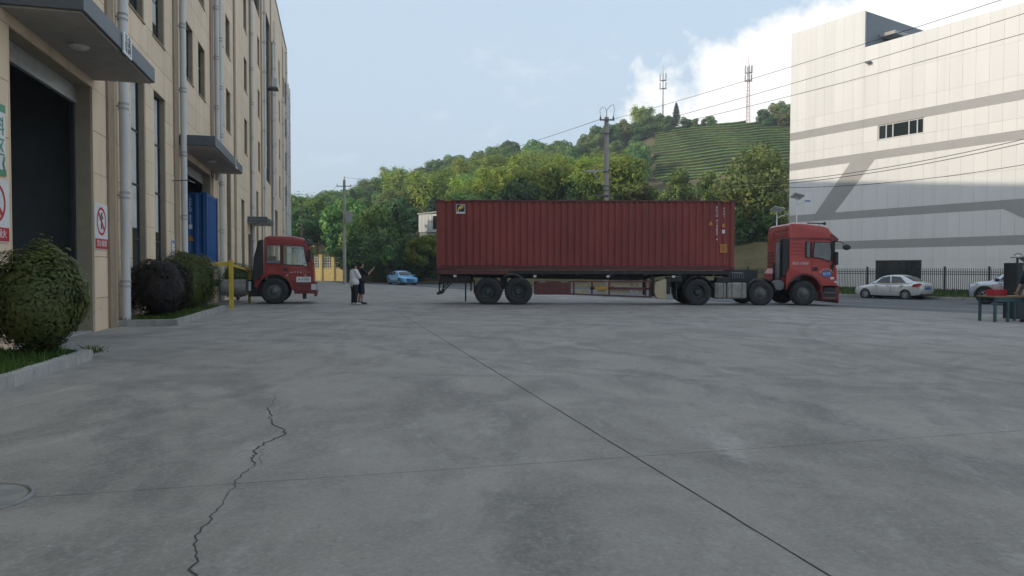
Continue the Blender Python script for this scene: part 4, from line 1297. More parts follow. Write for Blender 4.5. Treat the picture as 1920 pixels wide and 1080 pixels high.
# antenna masts on the hill
def mast(label, x, y, h, kind):
    z = hz(x, y) - .3
    r = thing('antenna_mast', label, 'mast', (x, y, z))
    if kind == 0:
        MB().tube([(0, 0, 0), (0, 0, h * .84), (0, 0, h)], [.26, .16, .04], 8).build('pole', M['mast_white'], r, smooth=True)
    else:
        mb = MB()
        n = 16
        for k in range(n):
            col_z0, col_z1 = h * .86 * k / n, h * .86 * (k + 1) / n
            w0, w1 = .42 - .18 * k / n, .42 - .18 * (k + 1) / n
            c0 = [(w0, w0), (-w0, w0), (-w0, -w0), (w0, -w0)]; c1 = [(w1, w1), (-w1, w1), (-w1, -w1), (w1, -w1)]
            for a in range(4):
                mb.tube([c0[a] + (col_z0,), c1[a] + (col_z1,)], .05, 4)
                mb.tube([c0[a] + (col_z0,), c1[(a + 1) % 4] + (col_z1,)], .03, 4)
        mb.tube([(0, 0, h * .86), (0, 0, h)], .06, 5)
        mb.build('lattice', M['mast_red'], r, fix=False)
    for tier, zz_ in enumerate((h * .80, h * .68)):
        MB().lathe([(.3, 0), (.75, 0), (.75, .08), (.3, .08)], (0, 0, zz_ - .6), 'z', 12).build('ring_platform', M['galv'], r)
        for a in range(3 if tier else 6):
            an = math.tau * a / (3 if tier else 6) + .3
            cx, cy = math.cos(an) * .95, math.sin(an) * .95
            MB().box(cx - .16, cx + .16, cy - .1, cy + .1, zz_ - .7, zz_ + 1.3).build('panel_antenna', M['mast_white'], r)
mast('white tubular antenna mast on the wooded ridge left of the conifer', at(1240, 200), 200, 19.5, 0)
mast('reddish lattice antenna mast on the terraced summit near the white building', at(1399, 189), 189, 18.3, 1)

# white prefab cabin on the slope
cb = thing('prefab_cabin', 'small white prefab cabin among the trees behind the container', 'cabin', (at(813, 97), 97, 6.3), R_(-22))
MB().box(-1.7, 1.9, -1.2, 1.2, 0, 2.5).build('wall', M['white_paint'], cb)
MB().prism([(-1.85, 2.5), (2.05, 2.75), (2.05, 2.85), (-1.85, 2.6)], -1.35, 1.35).build('roof', M['white_paint'], cb)
MB().box(.55, 1.25, -1.24, -1.205, .4, 2.2).build('window', M['pane_dark'], cb)
MB().box(-1.6, 1.8, -1.1, 1.1, -5, -.003).build('plinth', M['kerb_stone'], cb)
for x in (-1.2, -.7, -.2, .3): piece('wall_rib', M['panel_joint'], cb, x - .02, x + .02, -1.225, -1.203, .05, 2.45)

# yellow wall with white lattice at the end of the yard
yw = thing('boundary_wall', 'yellow boundary wall with white lattice panels at the end of the beige factory', 'wall', (-25.2, 90, -.45), R_(-3))
for i in range(4):
    x = -1.2 + i * 1.62
    MB().box(x - .17, x + .17, -.2, .2, -.3, 3.35).box(x - .23, x + .23, -.26, .26, 3.35, 3.5).build('pillar', M['yellow_wall'], yw)
    if i < 3:
        MB().box(x + .171, x + 1.449, -.1, .1, -.3, 1.7).build('base_panel', M['yellow_wall'], yw)
        lt = MB()
        for k in range(5): lt.box(x + .2 + k * .29, x + .26 + k * .29, -.03, .03, 1.702, 3.2)
        for k in range(5): lt.box(x + .18, x + 1.44, -.027, .027, 1.75 + k * .34, 1.82 + k * .34)
        lt.build('lattice', M['white_paint'], yw, fix=False)

bf = thing('board_fence', 'dark brown board fence under the trees behind the blue car', 'fence', (-20.2, 83.5, gz(-15, 83)), R_(-2))
for i in range(78):
    piece('board', M['bark'], bf, i * .15, i * .15 + .135, -.02 + .01 * (i % 2), .0 + .01 * (i % 2), -.1, 1.9 + r3.uniform(-.06, .06))
for z in (.4, 1.5): piece('rail', M['bark'], bf, 0, 11.6, .011, .06, z, z + .08)
# ------------------------------------------------------------------ wheels
_WH = {}
def truck_wheel(parent, x, y, z, rad, side, dual=False, rim='rim_dark', front=False):
    # side -1: outer face looks to -y. z = axle height
    key = (rad, dual, rim, front)
    if key not in _WH:
        w = .29; k = rad
        prof = [(k * .56, -.0), (k * .62, -.02), (k * .80, -.03), (k * .93, -.012), (k * .985, .02), (k, .06), (k, w - .06), (k * .985, w - .02), (k * .93, w + .012), (k * .6, w), (k * .56, w)]
        tm = MB().lathe(prof, (0, 0, 0), 'y', 36, closed=True)
        # tread blocks
        for i in range(36):
            a = math.tau * i / 36
            c, s = math.cos(a), math.sin(a)
            t = .035
            for y0, y1 in ((.03, .115), (.16, .25)):
                off = .05 if y0 > .1 else 0
                ca, sa = math.cos(a + off), math.sin(a + off)
                tx, tz = -sa, ca
                v = []
                for rr in (k - .01, k + .012):
                    for yy in (y0, y1):
                        for q in (-t, t): v.append((ca * rr + tx * q, yy, sa * rr + tz * q))
                tm.add(v, [(0, 1, 3, 2), (4, 6, 7, 5), (0, 4, 5, 1), (2, 3, 7, 6), (0, 2, 6, 4), (1, 5, 7, 3)])
        if dual: tm.lathe([(q, a + .34) for q, a in prof], (0, 0, 0), 'y', 36, closed=True)
        tm = tm.mesh('wheel', M['tyre'], smooth=35, fix=False)
        R = k * .555
        if front:
            rp = [(R, .25), (R, .0), (R * .96, -.012), (R * .9, .012), (R * .86, .06), (R * .62, .045), (R * .56, -.02), (R * .34, -.045), (R * .30, -.09), (R * .1, -.1), (.0, -.1)]
        else:
            rp = [(R, .25), (R, .0), (R * .96, -.012), (R * .92, .01), (R * .84, .12), (R * .62, .14), (R * .45, .14), (R * .40, .02), (R * .36, -.0), (R * .1, -.005), (0, -.005)]
        rm = MB().lathe(rp, (0, 0, 0), 'y', 28).mesh('rim', M[rim], smooth=35, fix=False)
        nb = MB(); yb = -.02 if front else .13
        rb_ = R * (.48 if front else .53)
        for i in range(10):
            a = math.tau * i / 10
            nb.lathe([(.018, .02), (.018, -.02), (.012, -.03)], (math.cos(a) * rb_, yb, math.sin(a) * rb_), 'y', 6)
        hh = MB()
        nm = nb.mesh('wheel_nuts', M['rim_steel'], fix=False)
        _WH[key] = (tm, rm, nm)
    tm, rm, nm = _WH[key]
    o = link('wheel', tm, parent, loc=(x, y, z), rot=(0, 0, 0 if side < 0 else math.pi))
    o.rotation_euler = (0, rng.uniform(0, 6), 0) if side < 0 else (0, rng.uniform(0, 6), math.pi)
    link('rim', rm, o); link('wheel_nuts', nm, o)
    return o
def arc(cx, cz, r, a0, a1, n=12):
    return [(cx + r * math.cos(R_(a0 + (a1 - a0) * i / n)), cz + r * math.sin(R_(a0 + (a1 - a0) * i / n))) for i in range(n + 1)]
def fender(parent, cx, cz, r, y0, y1, a0, a1, mat, t=.03, name='mudguard'):
    o = arc(cx, cz, r + t, a0, a1, 18); i = arc(cx, cz, r, a1, a0, 18)
    mb = MB(); n = len(o)
    rings = []
    for k in range(n):
        rings.append([(o[k][0], y0, o[k][1]), (o[k][0], y1, o[k][1]), (i[n - 1 - k][0], y1, i[n - 1 - k][1]), (i[n - 1 - k][0], y0, i[n - 1 - k][1])])
    return mb.loft(rings).build(name, M[mat], parent)

# ------------------------------------------------------------------ shipping containers (local: x along, y=0 near side, z=0 floor)
def corrugated(x0, x1, z0, z1, y, depth, pitch, along='x', flip=1):
    # trapezoidal sheet; waves run up the wall
    n = max(1, round((x1 - x0) / pitch)); p = (x1 - x0) / n
    prof = []
    for i in range(n):
        a = x0 + i * p
        prof += [(a, 0), (a + p * .27, 0), (a + p * .5, depth), (a + p * .77, depth)]
    prof.append((x1, 0))
    v = []; f = []
    for q, d in prof:
        for z in (z0, z1):
            v.append((q, y + d * flip, z) if along == 'x' else (y + d * flip, q, z))
    for i in range(len(prof) - 1):
        f.append((2 * i, 2 * i + 2, 2 * i + 3, 2 * i + 1))
    return v, f
def container(name, label, loc, rz, L, mat, matd, W=2.44, H=2.87):
    r = thing(name, label, 'container', loc, rz)
    for y, fl in ((.02, 1), (W - .02, -1)):
        v, f = corrugated(.16, L - .16, .17, H - .09, y, .045, .278, 'x', fl)
        MB().add(v, f).build('side_panel', M[mat], r, fix=False)
    v, f = corrugated(.12, W - .12, .17, H - .12, L - .03, .045, .25, 'y', -1)
    MB().add(v, f).build('front_panel', M[mat], r, fix=False)
    MB().box(.02, .05, .1, W - .1, .15, H - .15).build('door', M[mat], r)
    bars = MB()
    for y in (.45, .95, 1.5, 2.0): bars.tube([(-.01, y, .12), (-.01, y, H - .12)], .02, 6)
    bars.build('lock_bars', M['galv'], r)
    MB().box(.1, L - .1, .05, W - .05, H - .07, H - .04).build('roof_sheet', M[mat], r)
    MB().box(.1, L - .1, .05, W - .05, .02, .16).build('floor', M['chassis'], r)
    for y in (0, W - .06):
        MB().box(.178, L - .178, y, y + .06, 0, .165).build('bottom_rail', M[matd], r, bevel=.008)
        MB().box(.178, L - .178, y + .004, y + .056, H - .1, H - .03).build('top_rail', M[matd], r, bevel=.008)
    for x in (0, L - .16):
        for y in (0, W - .16):
            MB().box(x + .004, x + .156, y + .004, y + .156, .118, H - .118).build('corner_post', M[mat], r, bevel=.01)
            for z in (0, H - .118):
                MB().box(x - .002, x + .162, y - .003, y + .163, z, z + .118).build('corner_casting', M[matd], r, bevel=.012)
        for z in (.0, H - .14):
            MB().box(x + .02, x + .14, .17, W - .17, z, z + .12).build('end_rail', M[matd], r)
    return r
RC = container('shipping_container', 'dark red forty foot shipping container with corrugated sides on the long trailer', (-3.1, 28.40, 1.225), 0, 12.2, 'cont_red', 'cont_red_dark')
# leasing logo near the rear, markings near the front
px = lambda p: (p - 960) / 1300 * 28.4 + 3.1
lg = MB().box(px(855), px(872), -.004, .0, 2.28, 2.66).build('logo_plate', M['sign_white'], RC)
MB().box(px(856), px(871), -.0065, -.0045, 2.36, 2.645).build('logo_field', M['logo_navy'], lg)
x0 = px(856.3)
MB().add([(x0 + .02, -.009, 2.37), (x0 + .07, -.009, 2.37), (x0 + .10, -.009, 2.47), (x0 + .17, -.009, 2.55), (x0 + .30, -.009, 2.60), (x0 + .30, -.009, 2.635), (x0 + .16, -.009, 2.61), (x0 + .07, -.009, 2.54)], [tuple(range(8))]).build('logo_swoosh', M['logo_yellow'], lg, fix=False)
MB().add([(x0 + .11, -.0092, 2.42), (x0 + .16, -.0092, 2.48), (x0 + .28, -.0092, 2.52), (x0 + .28, -.0092, 2.55), (x0 + .15, -.0092, 2.53)], [tuple(range(5))]).build('logo_swoosh', M['logo_yellow'], lg, fix=False)
for a, b in ((833, 845), (1352, 1366)):
    hz_ = MB()
    for i in range(5):
        q = px(a) + (px(b) - px(a)) * i / 5
        hz_.prism([(q, 2.785), (q + .035, 2.785), (q + .07, 2.835), (q + .035, 2.835)], -.006, -.001)
    hz_.build('height_stripes', M['lamp_amber'], RC, fix=False)
def vtext(name, s, x, ztop, size, parent, mat, dz):
    for i, ch in enumerate(s):
        if ch != ' ': text(name, ch, size, mat, parent, (x, -.004, ztop - i * dz), FRONT, ext=.001)
vtext('container_number', 'FCIU 914604 4', px(1343), 2.55, .15, RC, M['sign_white'], .108)
vtext('type_code', '45G1', px(1356), 2.52, .13, RC, M['sign_white'], .115)
MB().prism([(px(1327), 1.83), (px(1336), 1.83), (px(1331.5), 2.02)], -.006, -.002).build('warning_triangle', M['lamp_amber'], RC)
MB().box(px(1353), px(1358), -.006, -.002, 1.74, 1.90).build('yellow_decal', M['lamp_amber'], RC)
MB().box(px(1353), px(1358), -.006, -.002, 1.50, 1.66).build('white_decal', M['sign_white'], RC)
dl = MB().box(px(1349), px(1362.5), -.006, -.002, .72, 1.06).build('yellow_placard', M['lamp_amber'], RC)
text('placard_lettering', 'CAUTION\n9\'6"\nHIGH', .085, M['sign_black'], dl, (px(1355.7), -.009, .89), FRONT, line=.95)

# ------------------------------------------------------------------ semi-trailer under it (local x = world X, y=0 near side)
GT = -.215
TR = thing('container_trailer', 'dark skeletal semi trailer carrying the red container', 'trailer', (0, 28.4, GT))
for y in (.72, 1.62):
    MB().prism([(-2.9, 1.12), (5.3, 1.0), (6.3, 1.18), (9.0, 1.18), (9.0, 1.40), (-2.9, 1.40)], y, y + .14).build('main_beam', M['chassis'], TR)
for x in [-2.95, -1.6, -.2, 1.2, 2.6, 4.0, 5.4, 6.8, 8.2, 8.85]:
    MB().box(x, x + .12, .04, 2.4, 1.2, 1.385).build('cross_member', M['chassis'], TR)
MB().box(-3.05, -.15, .0, .06, 1.245, 1.42).build('side_rail', M['chassis_red'], TR, bevel=.01)
MB().box(-.14, 9.0, .05, .1, 1.27, 1.42).build('side_rail', M['chassis'], TR)
MB().box(-3.1, -2.95, .05, 2.39, .95, 1.42).build('rear_beam', M['chassis'], TR)
MB().box(-2.95, -1.7, .25, 2.2, .88, 1.2).build('rear_subframe', M['chassis'], TR)
for y in (.35, 2.0):
    MB().tube([(-3.0, y, .95), (-3.02, y, .42)], .035, 6).tube([(-2.55, y, .98), (-3.02, y, .46)], .03, 6).build('bumper_bracket', M['chassis'], TR)
MB().box(-3.1, -3.0, .15, 2.29, .40, .5).build('rear_bumper', M['chassis'], TR)
for x, z0 in ((-1.94, .12), (-1.72, .55), (-1.58, .45)):
    MB().box(x, x + .03, .12, .66, z0, 1.0).build('mud_flap', M['black_plastic'], TR)
for x in (-.98, .27):
    for y, sd in ((.02, -1), (2.42, 1)):
        truck_wheel(TR, x, y, .555, .56, sd, True)
    MB().tube([(x, .3, .555), (x, 2.14, .555)], .075, 10).build('axle', M['chassis'], TR)
    MB().prism([(x - .55, .72), (x, .60), (x + .55, .72), (x + .55, .80), (x, .70), (x - .55, .80)], .76, .84).build('leaf_spring', M['chassis'], TR)
MB().box(-.5, -.2, .5, 1.95, .62, 1.1).build('suspension_bracket', M['chassis'], TR)
MB().tube([(-.32, .03, 1.17), (-.05, .03, 1.27), (.28, .03, 1.2), (.48, .03, 1.02), (.72, .03, .8), (.74, .03, .5)], .022, 6).build('mudguard_stay', M['galv_dark'], TR)
tb = MB().box(.92, 2.42, .02, .5, .42, .98).build('tool_box', M['chassis_red'], TR, bevel=.03)
MB().box(1.1, 1.38, .008, .018, .93, .95).box(2.0, 2.28, .008, .018, .93, .95).build('box_hinge', M['galv'], tb)
# side rack with planks
rk = MB()
for x in (2.5, 3.25, 3.95, 5.45, 5.62): rk.box(x, x + .07, .03, .08, .42 - (x - 2.5) * .035, 1.0)
rk.prism([(2.42, .94), (5.75, .94), (5.75, 1.0), (2.42, 1.0)], .025, .085)
rk.prism([(2.42, .42), (5.75, .30), (5.75, .36), (2.42, .48)], .025, .085)
rk.prism([(3.2, .64), (5.7, .62), (5.7, .72), (3.2, .74)], .03, .07)
rk.build('side_rack', M['chassis_red'], TR, fix=False)
for x0, x1 in ((2.63, 3.12), (3.55, 3.86), (4.06, 4.85), (4.98, 5.1), (5.2, 5.34)):
    piece('rack_plank', M['pallet'], TR, x0, x1, .12, .15, .76, .92)
    piece('rack_plank', M['pallet'], TR, x0, x1, .12, .15, .48, .62)
piece('reflector_board', M['orange_paint'], TR, 3.4, 3.95, .012, .028, .64, .76)
MB().prism([(5.9, .34), (6.0, .25), (6.34, .25), (6.34, 1.08), (5.86, .93), (5.84, .5)], .03, .28).build('water_tank', M['cream_paint'], TR, bevel=.03)
for y in (.28, 2.0):
    MB().box(5.75, 5.9, y, y + .15, .35, 1.2).build('landing_leg', M['chassis'], TR)
for p in (853 / 1, 1003, 1140, 1263):
    x = (p - 960) / 1300 * 28.4
    piece('marker_lamp', M['lamp_clear'], TR, x - .06, x + .06, -.012, .045, 1.13, 1.22)

# ------------------------------------------------------------------ red tractor units (local x forward, y=0 near side, y=W far side)
def cab_shell(prof, W, inset, wins, parent, mat='truck_red', name='cab'):
    # side profile lofted across the width; the outer slices are drawn in a little at the top
    def sl_(y, k, drop):
        return [(x + (0 if True else 0), y, z) for x, z in prof]
    ztop = max(z for _, z in prof); zmid = ztop - .85
    rings = []
    ys_ = [0, .035, .12, W / 2, W - .12, W - .035, W]
    for y in ys_:
        e = min(y, W - y)
        ring_ = []
        for x, z in prof:
            zz_ = z; yy = y
            hi = max(0, (z - zmid) / (ztop - zmid))
            lean = inset * hi ** 1.5
            yy = y + (lean if y < W / 2 else -lean) * (1 if e < W / 3 else 0)
            if hi > .8: zz_ = z - (.05 if e < .02 else .018 if e < .05 else 0)
            xx = x
            cx_ = sum(p[0] for p in prof) / len(prof)
            if x > cx_ + .6: xx = x - (.07 if e < .02 else .03 if e < .05 else .0)
            ring_.append((xx, yy, zz_))
        rings.append(ring_)
    me = MB().loft(rings).mesh(name, M[mat])
    cut = []
    for w in wins:
        cut.append(MB().prism(w, -.5, W + .5).mesh('c', M[mat]))
    if cut: me = boolean_cut(me, cut)
    me.materials.clear(); me.materials.append(M[mat])
    o = link(name, me, parent)
    return o
def arch_profile(front, rear, cx, r, zsill, top):
    return None

# the long truck's tractor
TW = 2.48
TK = thing('tractor_truck', 'red three axle tractor truck with high roof sleeper cab pulling the container', 'truck', (0, 28.36, GT))
zp = lambda p: 1.26 + (505.8 - p) / 45.8 - GT          # picture row to height above ground on the near side
xp = lambda p: (p - 960) / 1300 * 28.36
prof = [(11.34, 1.52), (11.34, 2.85), (11.36, 3.30), (11.45, 3.375), (11.9, 3.37), (12.75, 3.26), (12.98, 3.16), (13.13, 2.93), (13.19, 2.62), (13.24, 2.2), (13.29, 1.62), (13.33, 1.30), (13.34, .86), (13.30, .62), (12.62, .60)]
prof += [(x, z) for x, z in arc(11.95, .56, .70, 10, 168, 14)]
prof += [(11.22, .72), (11.22, 1.30)]
win1 = [(12.30, 1.98), (12.36, 2.60), (13.03, 2.58), (13.10, 1.92), (12.95, 1.80), (12.66, 1.93)]
win0 = [(12.02, 1.98), (12.02, 2.60), (12.22, 2.60), (12.22, 1.98)]
CB = cab_shell(prof, TW, .10, [win1, win0], TK, 'truck_warm')
def pane(poly, y, parent, name='window', t=.006):
    return MB().prism(poly, y, y + t).build(name, M['glass_cab'], parent)
for y in (.02, TW - .03):
    pane(win1, y, TK, 'side_window'); pane(win0, y, TK, 'side_window')
def frame_line(poly, y, r, parent, mat='black_plastic', name='window_seal'):
    pts = [(x, y, z) for x, z in poly] + [(poly[0][0], y, poly[0][1])]
    return MB().tube(pts, r, 6, caps=False).build(name, M[mat], parent)
frame_line(win1, -.002, .016, TK); frame_line(win0, -.002, .022, TK)
# interior
MB().box(11.5, 13.05, .12, TW - .12, 1.3, 1.75).build('dash_floor', M['interior'], TK)
for y in (.25, 1.5):
    MB().box(12.15, 12.75, y, y + .6, 1.7, 1.86).box(12.1, 12.25, y, y + .6, 1.86, 2.35).build('seat', M['interior'], TK, bevel=.04)
st = MB().lathe([(.2, -.012), (.225, 0), (.2, .012), (.185, 0)], (0, 0, 0), 'z', 20, closed=True).build('steering_wheel', M['interior'], TK, loc=(12.85, TW - .65, 1.98), rot=(0, R_(-38), 0))
# windscreen and front trim
MB().add([(13.196, .16, 1.72), (13.196, TW - .16, 1.72), (13.15, TW - .2, 2.72), (13.15, .2, 2.72)], [(0, 1, 2, 3)]).build('windscreen', M['glass_dark'], TK, fix=False, loc=(.11, 0, 0))
MB().prism([(12.93, 2.66), (13.30, 2.60), (13.36, 2.72), (13.05, 2.98)], .02, TW - .02).build('sun_visor', M['truck_red_low'], TK, bevel=.02)
MB().prism([(13.12, 1.35), (13.20, 2.66), (13.05, 2.66), (13.11, 1.75), (13.0, 1.6)], -.012, .0).build('pillar_trim', M['black_plastic'], TK)
MB().box(13.335, 13.42, .05, TW - .05, .10, .84).build('bumper', M['truck_red_low'], TK, bevel=.04)
MB().box(13.34, 13.37, .5, TW - .5, .9, 1.5).build('grille', M['black_plastic'], TK)
for y in (.12, TW - .42):
    MB().box(13.40, 13.44, y, y + .3, .55, .75).build('headlight', M['lamp_clear'], TK, bevel=.02)
piece('side_lamp', M['lamp_clear'], TK, 13.18, 13.33, -.012, .0, .93, 1.02)
piece('marker_decal', M['sign_white'], TK, 13.02, 13.16, -.012, -.002, 1.08, 1.17)
# lower front: steps
sb = MB().prism([(12.70, .24), (13.38, .24), (13.36, .84), (12.64, .84), (12.66, .6)], .0, .3).build('step_panel', M['truck_red_low'], TK, bevel=.02)
for z in (.30, .52): MB().box(12.78, 13.22, -.02, .12, z, z + .035).build('step', M['galv_dark'], sb)
MB().box(12.76, 13.24, -.008, -.001, .36, .50).build('step_recess', M['black_plastic'], sb)
MB().box(12.76, 13.24, -.008, -.001, .57, .74).build('step_recess', M['black_plastic'], sb)
fender(TK, 11.95, .56, .70, -.03, .5, 8, 172, 'truck_red_low', .07, 'wheel_arch')
fender(TK, 11.95, .56, .70, TW - .5, TW + .03, 8, 172, 'truck_red_low', .07, 'wheel_arch')
# door outline, handle, body swage lines
dp = [(12.26, 1.36), (12.26, 2.72), (13.06, 2.70), (13.13, 1.9), (13.17, 1.3), (12.72, 1.12)]
MB().tube([(x, -.001, z) for x, z in dp] , .007, 5).build('door_seam', M['black_plastic'], TK)
MB().box(12.32, 12.5, -.02, .005, 1.42, 1.58).build('door_handle', M['black_plastic'], TK, bevel=.01)
for z in (2.55, 2.4, 2.25, 2.1): MB().box(11.44, 11.9, -.012, .01, z, z + .03).build('swage_line', M['truck_warm'], TK, bevel=.01)
MB().box(11.36, 13.0, -.014, .02, 2.73, 2.78).build('roof_seam', M['truck_red_low'], TK)
text('model_lettering', '德龙 M3000', .13, M['sign_white'], TK, (11.78, -.004, 1.72), FRONT)
# round door emblem
em = MB().lathe([(.0, -.004), (.2, -.004), (.2, .0)], (0, 0, 0), 'y', 24).build('door_emblem', M['sign_blue'], TK, loc=(12.86, -.003, 1.30), rot=(0, 0, 0))
em.scale = (1.0, 1, .62)
text('emblem_number', '8279', .15, M['sign_white'], TK, (12.86, -.011, 1.30), FRONT)
for i in range(7):
    a = R_(160 - i * 23)
    text('emblem_lettering', '顺达物流运输有'[i], .07, M['sign_white'], TK, (12.86 + .27 * math.cos(a), -.006, 1.30 + .19 * math.sin(a)), FRONT)
# mirrors
MB().tube([(13.1, -.02, 2.6), (13.3, -.22, 2.62), (13.42, -.28, 2.5)], .018, 6).build('mirror_arm', M['black_plastic'], TK)
MB().ell((13.52, -.3, 2.38), (.17, .07, .12), 12, 8).build('mirror', M['black_plastic'], TK, smooth=True, loc=None)
MB().box(13.12, 13.26, -.2, -.06, 1.66, 2.2).build('mirror', M['black_plastic'], TK, bevel=.04)
MB().ell((12.75, .5, 2.56), (.17, .06, .07), 10, 6).build('inner_mirror', M['black_plastic'], TK, smooth=True)
# roof air horns
hr = MB().tube([(12.35, .7, 3.42), (12.95, .7, 3.40)], .025, 6).tube([(12.4, .7, 3.2), (12.36, .7, 3.45)], .015, 5).tube([(12.85, .7, 3.2), (12.83, .7, 3.43)], .015, 5)
hr.lathe([(.02, -.0), (.05, .1), (.075, .16)], (12.93, .7, 3.4), 'x', 12)
hr.build('air_horn', M['black_plastic'], TK, smooth=40)
# back wall details
MB().add([(11.333, .55, 2.12), (11.333, 1.25, 2.12), (11.333, 1.25, 2.56), (11.333, .55, 2.56)], [(0, 1, 2, 3)]).build('rear_window', M['curtain'], TK, fix=False)
frame_line([(0, 0)] * 0 or [(.55, 2.12), (1.25, 2.12), (1.25, 2.56), (.55, 2.56)], 0, .01, None) if False else None
for y0, y1, z0, z1 in ((.35, 1.5, 2.86, 3.0), (.35, 1.5, 3.08, 3.2), (.35, 1.5, 2.66, 2.74), (1.7, 2.35, 2.7, 3.1), (.4, 1.5, 1.9, 2.0)):
    MB().box(11.31, 11.338, y0, y1, z0, z1).build('rear_swage', M['truck_warm'], TK, bevel=.008)
for z in (1.6, 1.75, 1.9, 2.05, 2.2): MB().box(11.31, 11.338, 1.75, 2.4, z, z + .06).build('rear_swage', M['truck_red_low'], TK, bevel=.008)
MB().box(11.22, 11.33, .6, 1.5, .9, 1.75).build('engine_cover', M['interior'], TK)
# air intake stack and exhaust behind the cab
MB().box(11.05, 11.33, .02, .34, 1.2, 2.75).build('air_intake', M['black_plastic'], TK, bevel=.04)
MB().tube([(11.02, .3, 2.6), (10.98, .3, 1.2), (10.9, .3, .85)], .1, 10).build('exhaust_stack', M['galv_dark'], TK, smooth=True)
MB().lathe([(.0, 0), (.2, 0), (.22, .04), (.22, .3), (.2, .34), (0, .34)], (10.95, .05, .83), 'y', 18).build('air_filter', M['galv_dark'], TK, smooth=40)
# frame, tanks, fifth wheel
for y in (.78, 1.6):
    MB().box(6.4, 13.2, y, y + .09, .72, 1.0).build('frame_rail', M['chassis'], TK)
for x in (6.6, 8.2, 9.6, 11.0): MB().box(x, x + .1, .87, 1.6, .75, .98).build('frame_cross_member', M['chassis'], TK)
for x0, x1 in ((8.30, 8.78), (8.80, 9.62)):
    tk = MB().box(x0, x1, .0, .62, .27, .93).build('fuel_tank', M['tank_alu'], TK, bevel=.07, seg=4)
    for q in (.25, .75): MB().box(x0 + (x1 - x0) * q - .03, x0 + (x1 - x0) * q + .03, -.008, .63, .26, .937).build('tank_strap', M['galv_dark'], tk, bevel=.02)
MB().box(8.4, 8.95, .05, .5, .94, 1.15).build('battery_box', M['black_plastic'], TK, bevel=.02)
MB().lathe([(.0, 0), (.45, 0), (.5, .05), (.5, .1), (0, .1)], (7.75, 1.24, 1.06), 'z', 20).build('fifth_wheel', M['chassis'], TK)
MB().box(6.35, 6.5, .1, 2.38, .45, .98).build('rear_cross_beam', M['chassis'], TK)
MB().box(6.38, 7.0, .15, .5, .95, 1.16).build('light_bar', M['black_plastic'], TK)
MB().box(9.15, 10.35, .9, 1.6, 1.0, 1.45).build('cable_rack', M['cabinet_dark'], TK)
for i in range(6): MB().tube([(9.2 + i * .09, .55, 1.1), (9.2 + i * .09, .52, 1.3), (9.15 + i * .08, .6, 1.36)], .012, 5).build('air_hose', M['galv'], TK)
for x, rr, dl, fr in ((7.62, .54, True, False), (10.2, .51, False, True), (11.95, .51, False, True)):
    truck_wheel(TK, x, .01, rr - .005, rr, -1, dl, 'rim_dark' if not fr else 'rim_steel', fr)
    truck_wheel(TK, x, TW - .01, rr - .005, rr, 1, dl, 'rim_dark', fr)
    MB().tube([(x, .3, rr), (x, TW - .3, rr)], .07, 10).build('axle', M['chassis'], TK)
for y0, y1 in ((-.02, .36), (TW - .36, TW + .02)):
    fender(TK, 10.2, .51, .58, y0, y1, 5, 175, 'black_plastic', .03)
    fender(TK, 7.62, .54, .62, y0, y1 + .2, 15, 80, 'black_plastic', .03)
    fender(TK, 7.62, .54, .62, y0, y1 + .2, 100, 165, 'black_plastic', .03)
MB().box(6.72, 6.76, .0, .6, .25, 1.0).build('mud_flap', M['black_plastic'], TK)

# ------------------------------------------------------------------ tractor at the loading bay
H0 = Vector((-9.75, 28.45, 0)); GL = gz(-10, 28.5)
LT = thing('tractor_truck', 'red day cab tractor truck backed up to the loading bay on the left', 'truck', (H0.x, H0.y, GL), math.atan2(N.y, N.x))
# local: x=0 at the front axle, near side y=0
W2 = 2.46
prof = [(-.42, 1.25), (-.42, 2.62), (-.36, 2.76), (-.2, 2.81), (.7, 2.80), (1.15, 2.72), (1.32, 2.6), (1.40, 2.4), (1.52, 1.72), (1.56, 1.2), (1.56, .55), (.76, .52)]
prof += arc(0, .54, .66, 8, 172, 14) + [(-.78, .75), (-.74, 1.02)]
wl1 = [(.34, 1.62), (.34, 2.42), (1.15, 2.38), (1.30, 1.55), (1.0, 1.60)]
wl0 = [(-.32, 1.66), (-.30, 2.42), (.24, 2.42), (.24, 1.66)]
cab_shell(prof, W2, .10, [wl1, wl0], LT)
for y in (.02, W2 - .03):
    pane(wl1, y, LT, 'side_window'); pane(wl0, y, LT, 'side_window')
frame_line(wl1, -.002, .018, LT); frame_line(wl0, -.002, .018, LT)
MB().box(-.3, 1.3, .12, W2 - .12, .95, 1.35).build('dash_floor', M['interior'], LT)
for y in (.25, 1.5):
    MB().box(-.2, .38, y, y + .6, 1.3, 1.5).box(-.22, -.08, y, y + .6, 1.5, 2.0).build('seat', M['interior'], LT, bevel=.04)
MB().add([(-.30, .028, 1.4), (.22, .028, 1.4), (.22, .028, 1.80), (-.30, .028, 1.80)], [(0, 1, 2, 3)]).build('blue_film', M['seat_blue'], LT, fix=False)
MB().lathe([(.2, -.012), (.225, 0), (.2, .012), (.185, 0)], (0, 0, 0), 'z', 20, closed=True).build('steering_wheel', M['interior'], LT, loc=(1.0, W2 - .65, 1.6), rot=(0, R_(-38), 0))
MB().add([(1.545, .16, 1.55), (1.545, W2 - .16, 1.55), (1.40, W2 - .2, 2.5), (1.40, .2, 2.5)], [(0, 1, 2, 3)]).build('windscreen', M['glass_cab'], LT, fix=False)
MB().prism([(1.16, 2.50), (1.52, 2.42), (1.56, 2.50), (1.25, 2.74)], .05, W2 - .05).build('sun_visor', M['glass_dark'], LT, bevel=.02)
MB().box(1.57, 1.68, .02, W2 - .02, .30, .92).build('bumper', M['truck_red_low'], LT, bevel=.04)
